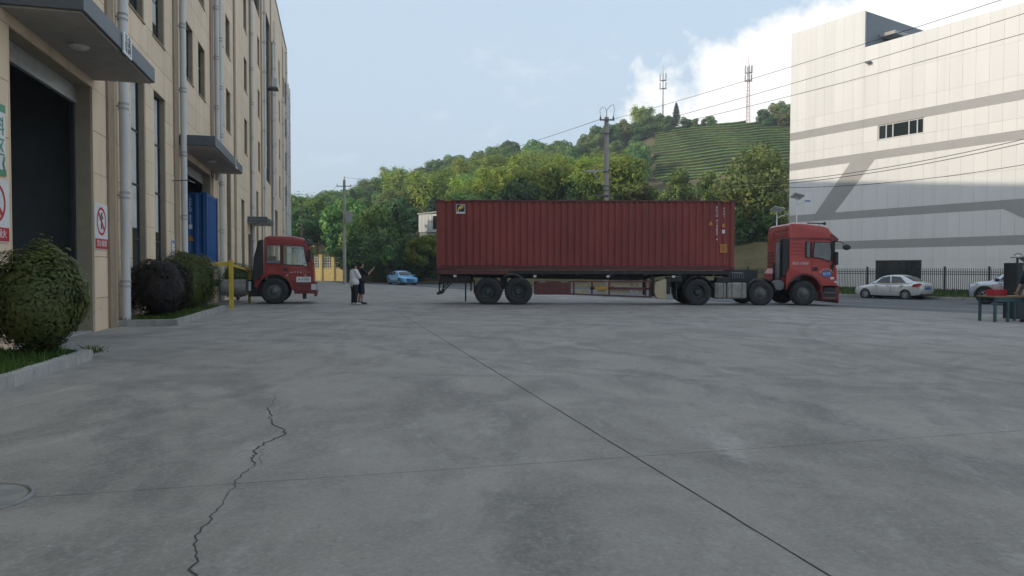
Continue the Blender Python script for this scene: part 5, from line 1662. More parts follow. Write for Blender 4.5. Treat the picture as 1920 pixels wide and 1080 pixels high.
MB().prism([(.78, .42), (1.6, .42), (1.58, .96), (.72, .96)], -.01, .3).build('step_panel', M['truck_red_low'], LT, bevel=.02)
for z in (.5, .74): MB().box(.84, 1.4, -.02, .1, z, z + .03).build('step', M['black_plastic'], LT)
MB().box(1.1, 1.25, .1, .3, .2, .42).build('tow_bracket', M['black_plastic'], LT)
for y in (.06, W2 - .36): MB().box(1.66, 1.71, y, y + .3, .55, .85).build('headlight', M['lamp_clear'], LT, bevel=.03)
piece('corner_lamp', M['lamp_clear'], LT, 1.45, 1.66, -.02, -.005, .58, .82)
fender(LT, 0, .54, .66, -.03, .5, 5, 175, 'truck_red_low', .06, 'wheel_arch')
MB().box(-.34, 1.5, -.012, .01, 1.22, 1.27).build('swage_line', M['truck_red'], LT, bevel=.01)
MB().tube([(.28, -.001, 1.0), (.28, -.001, 2.5), (1.2, -.001, 2.45), (1.36, -.001, 1.5), (1.36, -.001, 1.0)], .007, 5).build('door_seam', M['black_plastic'], LT)
MB().box(.36, .52, -.02, .005, 1.38, 1.48).build('door_handle', M['black_plastic'], LT, bevel=.01)
for i in range(8):
    a = R_(150 - i * 17)
    text('door_lettering', '鸿运物流有限公司'[i], .085, M['sign_white'], LT, (.86 + .42 * math.cos(a), -.005, 1.02 + .3 * math.sin(a)), FRONT)
pb = MB().box(.86, 1.44, -.012, -.003, .90, 1.12).build('number_board', M['sign_white'], LT)
text('number_lettering', 'A·6185', .15, M['sign_black'], pb, (1.15, -.015, 1.01), FRONT)
MB().tube([(1.3, -.02, 2.4), (1.5, -.2, 2.42), (1.55, -.25, 2.3)], .016, 6).build('mirror_arm', M['black_plastic'], LT)
MB().box(1.33, 1.45, -.24, -.06, 1.75, 2.25).build('mirror', M['black_plastic'], LT, bevel=.04)
MB().prism([(-.86, .9), (-.80, 1.9), (-.62, 2.6), (-.46, 2.66), (-.45, .95)], .0, .36).build('air_intake', M['black_plastic'], LT, bevel=.05)
for y in (.78, 1.58): MB().box(-5.2, 1.4, y, y + .09, .72, .98).build('frame_rail', M['chassis'], LT)
MB().lathe([(.0, 0), (.3, 0), (.33, .03), (.33, .95), (.3, .98), (0, .98)], (-2.1, .36, .68), 'x', 22).build('fuel_tank', M['tank_alu'], LT, smooth=40)
MB().lathe([(.0, 0), (.08, 0), (.08, .38), (0, .38)], (-.98, .1, .55), 'z', 12).build('air_dryer', M['galv'], LT, smooth=40)
MB().box(-1.0, -.5, .3, .8, .3, .9).build('battery_box', M['black_plastic'], LT)
for x, dl in ((0, False), (-3.3, True), (-4.6, True)):
    truck_wheel(LT, x, .01, .535, .54, -1, dl, 'rim_steel' if x == 0 else 'rim_dark', x == 0)
    truck_wheel(LT, x, W2 - .01, .535, .54, 1, dl, 'rim_dark', x == 0)
    MB().tube([(x, .3, .54), (x, W2 - .3, .54)], .07, 10).build('axle', M['chassis'], LT)
fender(LT, -3.3, .54, .62, 0, .6, 15, 165, 'black_plastic', .03)
MB().box(-2.9, -2.3, .05, .7, .9, 1.0).build('deck_plate', M['chassis_red'], LT)
# blue container on its trailer, reaching into the bay
bc = container('shipping_container', 'blue shipping container standing in the second loading bay doorway', tuple(fp(27.9, 16.8, 1.21)), math.atan2(N.y, N.x), 12.2, 'cont_blue', 'cont_blue')
vtext('container_number', 'TCLU 853', 11.62, 2.55, .15, bc, M['sign_white'], .12)
MB().box(11.56, 11.68, -.006, -.002, 1.5, 1.66).build('white_decal', M['sign_white'], bc)
MB().prism([(11.5, 1.06), (11.74, 1.06), (11.62, 1.28)], -.006, -.002).build('warning_triangle', M['lamp_amber'], bc)
bt = thing('container_trailer', 'trailer frame under the blue container in the loading bay', 'trailer', tuple(fp(27.9, 16.8, gz(-11, 27))), math.atan2(N.y, N.x))
for y in (.72, 1.6): MB().box(.1, 12.1, y, y + .12, 1.05, 1.41).build('main_beam', M['chassis'], bt)
for x in (.2, 3, 6, 9, 11.9): MB().box(x, x + .12, .05, 2.39, 1.2, 1.39).build('cross_member', M['chassis'], bt)
for x in (1.6, 2.9):
    truck_wheel(bt, x, .02, .555, .56, -1, True); truck_wheel(bt, x, 2.42, .555, .56, 1, True)
for y in (.3, 2.0): MB().box(9.2, 9.35, y, y + .14, .02, 1.2).build('landing_leg', M['chassis'], bt)

# ------------------------------------------------------------------ cars (local x forward, y left, z up from the ground)
def crom(vals, n):
    # catmull-rom resample of a list of tuples
    out = []
    m = len(vals)
    for i in range(m - 1):
        p0, p1, p2, p3 = (np.array(vals[max(0, i - 1)], float), np.array(vals[i], float), np.array(vals[i + 1], float), np.array(vals[min(m - 1, i + 2)], float))
        for k in range(n):
            t = k / n
            out.append(tuple(.5 * ((2 * p1) + (-p0 + p2) * t + (2 * p0 - 5 * p1 + 4 * p2 - p3) * t * t + (-p0 + 3 * p1 - 3 * p2 + p3) * t ** 3)))
    out.append(tuple(vals[-1]))
    return out
def car_wheel(parent, x, y, r, side, spokes, rimmat='alloy', cap=None):
    key = ('car', r, spokes, rimmat)
    if key not in _WH:
        w = .2
        prof = [(r * .66, 0), (r * .72, -.012), (r * .9, -.012), (r * .98, .012), (r, .045), (r, w - .045), (r * .98, w - .01), (r * .7, w), (r * .66, w)]
        tm = MB().lathe(prof, (0, 0, 0), 'y', 30, closed=True).mesh('wheel', M['tyre'], smooth=40, fix=False)
        rm = MB().lathe([(r * .66, .15), (r * .66, .0), (r * .61, -.004), (r * .60, .05), (r * .58, .15)], (0, 0, 0), 'y', 30)
        for i in range(spokes):
            a = math.tau * i / spokes; c, s = math.cos(a), math.sin(a)
            for da in ((-.16, .16) if spokes == 5 else (0,)):
                c2, s2 = math.cos(a + da), math.sin(a + da)
                t = .026 if spokes > 5 else .022
                rm.add([(c * .05 - s * t, .008, s * .05 + c * t), (c * .05 + s * t, .008, s * .05 - c * t), (c2 * r * .62 + s2 * t, .004, s2 * r * .62 - c2 * t), (c2 * r * .62 - s2 * t, .004, s2 * r * .62 + c2 * t),
                        (c * .05 - s * t, .04, s * .05 + c * t), (c * .05 + s * t, .04, s * .05 - c * t), (c2 * r * .62 + s2 * t, .05, s2 * r * .62 - c2 * t), (c2 * r * .62 - s2 * t, .05, s2 * r * .62 + c2 * t)],
                       [(0, 1, 2, 3), (4, 7, 6, 5), (0, 4, 5, 1), (1, 5, 6, 2), (2, 6, 7, 3), (3, 7, 4, 0)])
        rm.lathe([(0, -.004), (.055, -.002), (.06, .05)], (0, 0, 0), 'y', 14)
        rm = rm.mesh('rim', M[rimmat], fix=False)
        dm = MB().lathe([(r * .57, .1), (r * .1, .1), (0, .1)], (0, 0, 0), 'y', 20).mesh('brake_disc', M['galv_dark'], fix=False)
        _WH[key] = (tm, rm, dm)
    tm, rm, dm = _WH[key]
    o = link('wheel', tm, parent, loc=(x, y, r - .004), rot=(0, rng.uniform(0, 6), 0 if side < 0 else math.pi))
    link('rim', rm, o); link('brake_disc', dm, o)
def car(name, label, loc, rz, paint, body, house, xw, rw, half, spokes, sidewins, fw, bw, extra, archr=None, cladding=None, tilt=0):
    r = thing(name, label, 'car', loc, rz)
    r.rotation_euler = (0, tilt, rz)
    st_ = crom(body, 5)
    rings = []
    for x, zb, zt, hw in st_:
        h = zt - zb
        half_ = [(hw * .80, zb), (hw * .95, zb + .05 * h), (hw * .995, zb + .25 * h), (hw * 1.0, zb + .50 * h), (hw * .985, zb + .72 * h), (hw * .95, zb + .88 * h), (hw * .86, zb + .975 * h), (hw * .6, zt + .008), (hw * .25, zt + .02)]
        ring_ = [(x, -y, z) for y, z in half_] + [(x, y, z) for y, z in reversed(half_)]
        rings.append(ring_)
    me = MB().loft(rings).mesh('body', M[paint])
    ar = archr or rw + .045
    cut = [MB().lathe([(ar, -half - .5), (ar, half + .5)], (x, 0, rw), 'y', 28).mesh('c', M['black_plastic']) for x in xw]
    # leave the middle of the body: only the outer 0.3 m is hollowed
    cut = []
    for x in xw:
        for s in (-1, 1):
            a, b = (s * (half - .28), s * (half + .4))
            cut.append(MB().lathe([(ar, min(a, b)), (ar, max(a, b))], (x, 0, rw), 'y', 28).mesh('c', M['black_plastic']))
    me = boolean_cut(me, cut)
    me.materials.clear(); me.materials.append(M[paint])
    me.polygons.foreach_set('use_smooth', [True] * len(me.polygons))
    try: me.set_sharp_from_angle(angle=R_(38))
    except Exception: pass
    link('body', me, r)
    for x in xw:
        for s in (-1, 1):
            a, b = sorted((s * (half - .30), s * (half - .045)))
            MB().lathe([(ar + .012, a), (ar + .012, b)], (x, 0, rw), 'y', 24).build('wheel_well', M['black_plastic'], r)
            if cladding:
                o_ = arc(x, rw, ar + .075, -12, 192, 20); i_ = arc(x, rw, ar - .004, 192, -12, 20)
                yy = s * (half + .004)
                rg = []
                for k in range(len(o_)):
                    rg.append([(o_[k][0], yy, o_[k][1]), (o_[k][0], yy - s * .1, o_[k][1]), (i_[len(o_) - 1 - k][0], yy - s * .1, i_[len(o_) - 1 - k][1]), (i_[len(o_) - 1 - k][0], yy, i_[len(o_) - 1 - k][1])])
                MB().loft(rg).build('arch_cladding', M['black_plastic'], r)
    hs = crom(house, 4)
    def hside(x, z):
        xs_ = [q[0] for q in hs]
        if xs_[0] > xs_[-1]: xs2 = xs_[::-1]; hh_ = hs[::-1]
        else: xs2 = xs_; hh_ = hs
        zb = np.interp(x, xs2, [q[1] for q in hh_]); zt = np.interp(x, xs2, [q[2] for q in hh_])
        wb = np.interp(x, xs2, [q[3] for q in hh_]); wt = np.interp(x, xs2, [q[4] for q in hh_])
        t = min(1, max(0, (z - zb) / max(.02, zt - zb)))
        return wb + (wt - wb) * t ** 1.35
    rings = []
    for x, zb, zt, wb, wt in hs:
        h = max(.004, zt - zb); half_ = []
        for t in (-.25, 0, .2, .4, .6, .8, .93):
            half_.append((wb + (wt - wb) * max(0, t) ** 1.35, zb + h * t if t >= 0 else zb - .05))
        half_ += [(wt * .9, zt - .005 * h), (wt * .62, zt + .014), (wt * .25, zt + .022)]
        rings.append([(x, -y, z) for y, z in half_] + [(x, y, z) for y, z in reversed(half_)])
    MB().loft(rings).build('roof', M[paint], r, smooth=50)
    for poly in sidewins:
        # side glass follows the cabin side, a hair proud of it
        for s in (-1, 1):
            n = 7; v = []; f = []
            a, b, c, d = poly        # bottom-rear, bottom-front, top-front, top-rear
            for j in range(n + 1):
                for i in range(n + 1):
                    u_, w_ = i / n, j / n
                    x = (a[0] * (1 - u_) + b[0] * u_) * (1 - w_) + (d[0] * (1 - u_) + c[0] * u_) * w_
                    z = (a[1] * (1 - u_) + b[1] * u_) * (1 - w_) + (d[1] * (1 - u_) + c[1] * u_) * w_
                    v.append((x, s * (hside(x, z) + .008), z))
            for j in range(n):
                for i in range(n): f.append((j * (n + 1) + i, j * (n + 1) + i + 1, (j + 1) * (n + 1) + i + 1, (j + 1) * (n + 1) + i))
            MB().add(v, f).build('side_window', M['glass_car'], r, smooth=True, fix=False)
    for nm, q in (('windscreen', fw), ('rear_window', bw)):
        (x0, z0, w0), (x1, z1, w1) = q
        n = 6; v = []; f = []
        off = .022
        sx = 1 if nm == 'windscreen' else -1
        for j in range(n + 1):
            t = j / n
            for i in range(n + 1):
                k = i / n * 2 - 1
                w_ = w0 + (w1 - w0) * t
                bulge = .055 * (1 - k * k)
                v.append((x0 + (x1 - x0) * t + sx * (bulge - .03 + off), k * w_, z0 + (z1 - z0) * t + off + .012 * (1 - k * k) + .05 * math.sin(math.pi * t)))
        for j in range(n):
            for i in range(n): f.append((j * (n + 1) + i, j * (n + 1) + i + 1, (j + 1) * (n + 1) + i + 1, (j + 1) * (n + 1) + i))
        MB().add(v, f).build(nm, M['glass_car'], r, smooth=True, fix=False)
    for x in xw:
        for s in (-1, 1):
            car_wheel(r, x, s * (half - .015), rw, -s if False else (-1 if s < 0 else 1), spokes)
    MB().box(min(xw) - .2, max(xw) + .2, -half + .3, half - .3, .14, .3).build('underbody', M['black_plastic'], r)
    extra(r, hside)
    return r
def seam(r, pts, name='door_seam', rad=.006):
    for s in (-1, 1): MB().tube([(x, s * y, z) for x, y, z in pts], rad, 5).build(name, M['black_plastic'], r)

# silver saloon
def ex_sedan(r, hs_):
    hw = .845
    for s in (-1, 1):
        MB().add([(-1.95, s * .80, .98), (-1.72, s * .85, .93), (-1.62, s * .853, .78), (-2.0, s * .79, .80), (-2.105, s * .62, .86), (-2.105, s * .60, .97)], [tuple(range(6))]).build('tail_light', M['lamp_red'], r, fix=False, loc=(-.012, s * .014, 0))
        MB().add([(1.93, s * .70, .72), (1.55, s * .83, .80), (1.62, s * .82, .66), (1.98, s * .60, .62)], [(0, 1, 2, 3)]).build('headlight', M['lamp_clear'], r, fix=False, loc=(.02, s * .012, 0))
        MB().ell((.62, s * .95, .98), (.1, .09, .07), 10, 7).build('mirror', M['silver_paint'], r, smooth=True)
        MB().box(-.25, -.08, s * .852 - .012, s * .852 + .012, .80, .835).box(-1.1, -.93, s * .852 - .012, s * .852 + .012, .82, .855).build('door_handle', M['chrome'], r, bevel=.008)
    seam(r, [(.45, .853, .35), (.5, .856, .7), (.62, .83, .93)]); seam(r, [(-.38, .858, .35), (-.36, .858, .7), (-.34, .83, .95)]); seam(r, [(-.95, .85, .68), (-1.15, .85, .9)])
    MB().box(-2.16, -2.13, -.3, .3, .62, .76).build('number_plate', M['plate'], r)
    MB().box(-2.15, -2.12, -.38, .38, .80, .83).build('boot_trim', M['chrome'], r)
    MB().box(-2.17, -2.05, -.72, .72, .26, .36).build('bumper_insert', M['black_plastic'], r, bevel=.03)
    for s in (-1, 1): piece('reflector', M['lamp_red'], r, -2.165, -2.14, s * .62 - .07, s * .62 + .07, .46, .5)
body = [(2.08, .34, .60, .52), (2.0, .26, .68, .66), (1.75, .22, .76, .78), (1.2, .20, .86, .835), (.7, .20, .93, .85), (0, .19, .94, .855), (-.8, .19, .955, .855), (-1.4, .21, .985, .845), (-1.85, .25, 1.0, .80), (-2.06, .33, .99, .72), (-2.13, .40, .90, .66)]
house = [(1.05, .87, .885, .68, .66), (.72, .91, 1.10, .74, .62), (.30, .925, 1.37, .775, .575), (-.2, .94, 1.465, .79, .56), (-.75, .945, 1.45, .79, .56), (-1.2, .965, 1.31, .765, .58), (-1.6, .99, 1.10, .70, .62), (-1.85, .99, 1.005, .62, .6)]
rearp = Vector((23.45, 41.35, 0)); hd = -KK
mid = rearp + hd * 1.24 - Vector((-MM.x, -MM.y, 0)) * .83
# body axis: near wheels are on the left side (+y)
zs = -.53
car('parked_car', 'silver four door saloon parked on the road by the black fence', (mid.x, mid.y, zs), math.atan2(hd.y, hd.x), 'silver_paint', body, house, (1.24, -1.24), .295, .85, 8,
    [((-.33, .99), (.60, .985), (.26, 1.33), (-.22, 1.40)), ((-1.25, 1.02), (-.40, .99), (-.30, 1.40), (-.85, 1.37))], ((.92, .93, .60), (.34, 1.36, .50)), ((-1.62, 1.06, .56), (-.98, 1.38, .48)), ex_sedan)

# silver crossover
def ex_suv(r, hs_):
    for s in (-1, 1):
        MB().add([(1.98, s * .72, .94), (1.62, s * .88, .97), (1.65, s * .88, .90), (2.02, s * .66, .87)], [(0, 1, 2, 3)]).build('headlight', M['lamp_clear'], r, fix=False, loc=(.02, s * .014, 0))
        MB().ell((.75, s * 1.02, 1.13), (.12, .1, .08), 10, 7).build('mirror', M['black_plastic'], r, smooth=True)
        MB().tube([(.9, s * .66, 1.64), (-1.3, s * .66, 1.66)], .02, 6).build('roof_rail', M['galv'], r)
        MB().box(-1.0, 1.0, s * .90 - .02, s * .90 + .02, .22, .36).build('sill_cladding', M['black_plastic'], r)
    seam(r, [(.55, .905, .4), (.6, .905, .8), (.75, .88, 1.08)]); seam(r, [(-.45, .908, .4), (-.42, .905, .9), (-.40, .88, 1.1)])
    MB().box(2.1, 2.2, -.7, .7, .3, .5).build('bumper_insert', M['black_plastic'], r, bevel=.04)
    MB().box(2.14, 2.17, -.45, .45, .62, .8).build('grille', M['black_plastic'], r)
body = [(2.16, .36, .80, .56), (2.08, .28, .92, .74), (1.8, .24, 1.0, .86), (1.2, .22, 1.06, .90), (.7, .22, 1.08, .905), (-.2, .22, 1.09, .905), (-1.2, .23, 1.11, .90), (-1.8, .26, 1.12, .86), (-2.12, .34, 1.08, .76), (-2.18, .42, .98, .7)]
house = [(1.2, 1.05, 1.06, .74, .72), (.9, 1.07, 1.24, .80, .70), (.45, 1.08, 1.54, .83, .65), (-.2, 1.09, 1.64, .845, .64), (-1.2, 1.10, 1.62, .84, .64), (-1.75, 1.11, 1.50, .80, .66), (-2.08, 1.10, 1.14, .74, .70)]
fwp = Vector((22.85, 33.5, 0)); mid = fwp - hd * 1.33 + Vector((MM.x, MM.y, 0)) * .88
car('parked_car', 'silver crossover with black wheel arches at the right edge behind the table', (mid.x, mid.y, -.33), math.atan2(hd.y, hd.x), 'suv_paint', body, house, (1.33, -1.33), .355, .905, 5,
    [((-.38, 1.14), (.72, 1.13), (.42, 1.50), (-.30, 1.57)), ((-1.5, 1.15), (-.48, 1.14), (-.42, 1.57), (-1.45, 1.54))], ((1.06, 1.11, .64), (.48, 1.52, .55)), ((-2.02, 1.2, .6), (-1.78, 1.48, .55)), ex_suv, archr=.40, cladding=True)

# light blue fastback with front three-quarter view
def ex_blue(r, hs_):
    for s in (-1, 1):
        MB().add([(2.1, s * .62, .66), (1.72, s * .89, .74), (1.70, s * .90, .66), (2.16, s * .58, .57)], [(0, 1, 2, 3)]).build('headlight', M['lamp_clear'], r, fix=False, loc=(.05, s * .03, .01))
        MB().ell((.62, s * 1.02, .95), (.11, .1, .07), 10, 7).build('mirror', M['blue_paint'], r, smooth=True)
        MB().box(2.14, 2.2, s * .62 - .16, s * .62 + .16, .24, .38).build('air_intake', M['black_plastic'], r, bevel=.03)
    MB().prism([(-.48, .62), (.48, .62), (.40, .36), (.28, .28), (-.28, .28), (-.40, .36)], 2.19, 2.24, 'x').build('grille', M['black_plastic'], r, bevel=.01)
    MB().box(2.245, 2.255, -.22, .22, .40, .52).build('number_plate', M['plate'], r)
    MB().box(2.1, 2.22, -.8, .8, .16, .22).build('front_lip', M['black_plastic'], r, bevel=.02)
    seam(r, [(.6, .925, .3), (.62, .925, .6), (.7, .9, .86)]); seam(r, [(-.6, .925, .3), (-.58, .925, .6), (-.55, .9, .88)])
body = [(2.24, .30, .58, .62), (2.18, .22, .68, .76), (1.9, .18, .76, .87), (1.3, .17, .84, .92), (.7, .17, .89, .93), (-.2, .17, .90, .93), (-1.2, .18, .93, .93), (-1.8, .20, .96, .90), (-2.2, .28, .95, .82), (-2.32, .36, .84, .76)]
house = [(1.15, .85, .86, .76, .74), (.8, .875, 1.06, .80, .68), (.35, .885, 1.31, .82, .62), (-.2, .90, 1.395, .83, .60), (-.9, .91, 1.36, .82, .61), (-1.5, .93, 1.18, .78, .64), (-2.1, .95, .97, .70, .68)]
hb = Vector((.514, -.858, 0)).normalized(); rt_ = Vector((hb.y, -hb.x, 0))
fwp = Vector((-11.25, 69.0, 0)); mid = fwp - hb * 1.42 - rt_ * .9
car('parked_car', 'light blue fastback car facing the yard in front of the dark trees', (mid.x, mid.y, gz(mid.x, mid.y) + .0), math.atan2(hb.y, hb.x), 'blue_paint', body, house, (1.42, -1.42), .34, .925, 5,
    [((-.5, .96), (.72, .95), (.32, 1.25), (-.3, 1.33)), ((-1.6, .98), (-.58, .96), (-.42, 1.33), (-1.1, 1.27))], ((1.04, .90, .66), (.40, 1.29, .53)), ((-2.05, 1.0, .6), (-1.0, 1.34, .5)), ex_blue)
# ------------------------------------------------------------------ people (continuous bodies grown from tapered limbs)
def capsule(mb, pts, rads, n=10):
    # dense tapered tube with round ends and joints
    for i in range(len(pts) - 1):
        mb.tube([pts[i], pts[i + 1]], rads[i], n, rads[i + 1])
    for p, r in zip(pts, rads): mb.ell(p, (r, r, r), n, 6)
def fuse(mb, name, mat, parent, vox=.014, sm=4):
    me = mb.mesh(name, mat, fix=False)
    o = link('tmp', me)
    m = o.modifiers.new('r', 'REMESH'); m.mode = 'VOXEL'; m.voxel_size = vox
    s = o.modifiers.new('s', 'SMOOTH'); s.factor = .5; s.iterations = sm
    q = evalmesh(o)
    bpy.data.objects.remove(o); bpy.data.meshes.remove(me)
    q.materials.clear(); q.materials.append(mat)
    q.polygons.foreach_set('use_smooth', [True] * len(q.polygons))
    return link(name, q, parent)
def hand(mb, wrist, d, nrm, sc=1.0, curl=.5):
    # palm, four unequal fingers with a knuckle bend and a thumb off the side of the palm
    d = Vector(d).normalized(); nrm = Vector(nrm).normalized(); side = d.cross(nrm).normalized()
    w = Vector(wrist)
    for k in range(4):
        o = side * (.028 - .019 * k) * sc
        capsule(mb, [w + d * .015 * sc + o * .6, w + d * .085 * sc + o], [.016 * sc, .013 * sc], 8)
    for k, l in enumerate((.066, .075, .070, .055)):
        o = side * (.028 - .019 * k) * sc
        a = w + d * .085 * sc + o
        b = a + (d * math.cos(curl * .5) + nrm * math.sin(curl * .5)) * l * .5 * sc
        c = b + (d * math.cos(curl) + nrm * math.sin(curl)) * l * .5 * sc
        capsule(mb, [a, b, c], [.0095 * sc, .009 * sc, .0075 * sc], 7)
    a = w + d * .03 * sc + side * .03 * sc
    b = a + (d * .6 + side * .8) * .04 * sc
    capsule(mb, [a, b, b + (d * .9 + side * .35 + nrm * .2) * .03 * sc], [.013 * sc, .0115 * sc, .0095 * sc], 7)
def head(mb, c, fwd, s=1.0):
    c = Vector(c); f = Vector(fwd).normalized(); sd = Vector((-f.y, f.x, 0)).normalized()
    def E(off, r, n=12):
        p = c + f * off[0] + sd * off[1] + Vector((0, 0, off[2]))
        mb.ell(p, r, n, 8)
    E((-.012, 0, .03), (.088 * s, .088 * s, .095 * s), 16)
    E((.02, 0, -.045), (.062 * s, .062 * s, .075 * s))
    E((.085, 0, -.012), (.016 * s, .016 * s, .024 * s))            # nose
    E((.075, 0, -.062), (.016 * s, .022 * s, .009 * s))            # mouth
    E((.065, 0, -.098), (.026 * s, .028 * s, .02 * s))             # chin
    for q in (-1, 1):
        E((-.005, q * .087, -.005), (.02 * s, .013 * s, .03 * s))  # ears
        E((.072, q * .033, .018), (.016 * s, .016 * s, .012 * s))  # brow and eye
def eyes(parent, c, fwd):
    c = Vector(c); f = Vector(fwd).normalized(); sd = Vector((-f.y, f.x, 0)).normalized()
    mb = MB()
    for q in (-1, 1): mb.ell(c + f * .082 + sd * q * .033 + Vector((0, 0, .014)), (.009, .009, .007), 8, 6)
    mb.build('eyes', M['hair'], parent, smooth=True)
def hair(parent, c, fwd, s=1.0, cap=None):
    c = Vector(c); f = Vector(fwd).normalized()
    mb = MB()
    p = c - f * .022 + Vector((0, 0, .045)); mb.ell(p, (.1 * s, .1 * s, .088 * s), 16, 10)
    p = c - f * .045 + Vector((0, 0, -.005)); mb.ell(p, (.075 * s, .08 * s, .075 * s), 14, 8)
    o = fuse(mb, 'hair', M['hair'], parent, .014, 3)
    return o

V_ = Vector
def build_person(label, loc, rz, J, shirt, trousers, shoes, sleeve=.45, shorts=False, face=(1, 0, 0), build=1.0):
    r = thing('person', label, 'person', loc, rz)
    b = MB(); k = build
    capsule(b, [J['pel'], J['wai'], J['che']], [.125 * k, .115 * k, .135 * k], 14)
    capsule(b, [J['shl'], J['shr']], [.062 * k, .062 * k], 10)
    capsule(b, [J['che'], J['nec'], J['hd'] - Vector((0, 0, .05))], [.1, .055, .052], 10)
    head(b, J['hd'], face)
    for s in 'lr':
        capsule(b, [J['sh' + s], J['el' + s], J['wr' + s]], [.054 * k, .042 * k, .028], 10)
        hand(b, J['wr' + s], J['hn' + s][0], J['hn' + s][1], 1.0, .7)
        capsule(b, [J['hi' + s], J['kn' + s], J['an' + s]], [.088 * k, .06 * k, .042], 12)
        t = J['toe' + s]
        capsule(b, [J['an' + s] - Vector((0, 0, .04)), t], [.042, .032], 8)
    fuse(b, 'body', M['skin'], r, .011, 2)
    eyes(r, J['hd'], face)
    hair(r, J['hd'], face)
    sh = MB()
    capsule(sh, [J['pel'] + Vector((0, 0, -.02)), J['wai'], J['che']], [.158 * k, .150 * k, .155 * k], 16)
    capsule(sh, [J['hil'] + V_((0, 0, .06)), J['hir'] + V_((0, 0, .06))], [.142 * k, .142 * k], 14)
    capsule(sh, [J['shl'], J['shr']], [.082 * k, .082 * k], 12)
    capsule(sh, [J['che'], J['nec'] - Vector((0, 0, .02))], [.12, .07], 10)
    for s in 'lr':
        e = J['sh' + s].lerp(J['el' + s], sleeve * 2)
        capsule(sh, [J['sh' + s], e], [.078 * k, .064 * k], 12)
    fuse(sh, 'shirt', M[shirt], r, .016, 3)
    tr_ = MB()
    capsule(tr_, [J['hil'], J['hir']], [.112 * k, .112 * k], 14)
    for s in 'lr':
        if shorts:
            e = J['kn' + s].lerp(J['hi' + s], -.05)
            capsule(tr_, [J['hi' + s], e], [.104 * k, .095 * k], 12)
        else:
            capsule(tr_, [J['hi' + s], J['kn' + s], J['an' + s] - Vector((0, 0, .01))], [.102 * k, .078 * k, .060], 12)
    fuse(tr_, 'shorts' if shorts else 'trousers', M[trousers], r, .016, 3)
    for s in 'lr':
        sm = MB(); t = J['toe' + s]; a = J['an' + s]
        heel = Vector((a.x, a.y, .045)) - (t - a) * Vector((1, 1, 0)).length * 0
        dv = Vector((t.x - a.x, t.y - a.y, 0)).normalized()
        capsule(sm, [Vector((a.x, a.y, .05)) - dv * .05, Vector((a.x, a.y, .05)) + dv * .06, Vector((t.x, t.y, .038)) + dv * .015], [.048, .05, .04], 10)
        capsule(sm, [Vector((a.x, a.y, .05)), Vector((a.x, a.y, .10))], [.05, .048], 10)
        fuse(sm, 'shoe', M[shoes], r, .012, 2)
    return r
def joints(h=1.66, face=None):
    s = h / 1.70
    return {'pel': V_((0, 0, .93)) * s, 'wai': V_((0, 0, 1.08)) * s, 'che': V_((.0, 0, 1.28)) * s, 'nec': V_((.01, 0, 1.44)) * s, 'hd': V_((.03, 0, 1.58)) * s,
            'shl': V_((0, .185, 1.38)) * s, 'shr': V_((0, -.185, 1.38)) * s, 'ell': V_((-.02, .25, 1.10)) * s, 'elr': V_((-.02, -.25, 1.10)) * s,
            'wrl': V_((.06, .25, .86)) * s, 'wrr': V_((.06, -.25, .86)) * s, 'hnl': ((.15, 0, -1), (0, -1, 0)), 'hnr': ((.15, 0, -1), (0, 1, 0)),
            'hil': V_((0, .095, .88)) * s, 'hir': V_((0, -.095, .88)) * s, 'knl': V_((.02, .11, .48)) * s, 'knr': V_((.02, -.11, .48)) * s,
            'anl': V_((-.02, .12, .09)), 'anr': V_((-.02, -.12, .09)), 'toel': V_((.16, .15, .04)), 'toer': V_((.16, -.15, .04))}
# local +x = the way the person faces
J = joints(1.66)
J['ell'] = V_((.12, .27, 1.10)); J['wrl'] = V_((.26, .06, 1.16)); J['hnl'] = ((.3, -1, .1), (-1, 0, 0))
J['elr'] = V_((.12, -.27, 1.10)); J['wrr'] = V_((.27, -.08, 1.11)); J['hnr'] = ((.3, 1, .1), (-1, 0, 0))
J['knr'] = V_((.02, -.12, .47)); J['anr'] = V_((-.02, -.16, .09)); J['toer'] = V_((.16, -.2, .04))
build_person('person in a white T-shirt and black trousers standing with folded arms', (-6.42, 28.2, gz(-6.4, 28.2)), R_(38), J, 'cloth_white', 'cloth_black', 'shoe_white', build=1.18)
J = joints(1.74)
J['elr'] = V_((.16, -.30, 1.22)); J['wrr'] = V_((.34, -.42, 1.45)); J['hnr'] = ((.5, -.25, .8), (-.5, 0, .5))
J['knl'] = V_((.05, .11, .50)); J['hd'] = V_((.045, 0, 1.62))
build_person('person in a black shirt and dark shorts pointing upwards with one arm', (-6.25, 28.62, gz(-6.2, 28.6)), R_(42), J, 'cloth_black', 'cloth_navy', 'shoe_dark', shorts=True, build=.98)
J = joints(1.62)
J['che'] = V_((.05, 0, 1.24)); J['nec'] = V_((.10, 0, 1.38)); J['hd'] = V_((.14, 0, 1.50)); J['shl'] = V_((.06, .19, 1.31)); J['shr'] = V_((.06, -.19, 1.31))
J['elr'] = V_((.14, -.27, 1.04)); J['wrr'] = V_((.24, -.25, .82)); J['ell'] = V_((.16, .27, 1.04)); J['wrl'] = V_((.30, .22, .84))
pc = build_person('person in a navy T-shirt leaning to the table at the right edge', (13.92, 18.55, gz(13.9, 18.5)), R_(168), J, 'cloth_navy', 'cloth_black', 'shoe_dark')

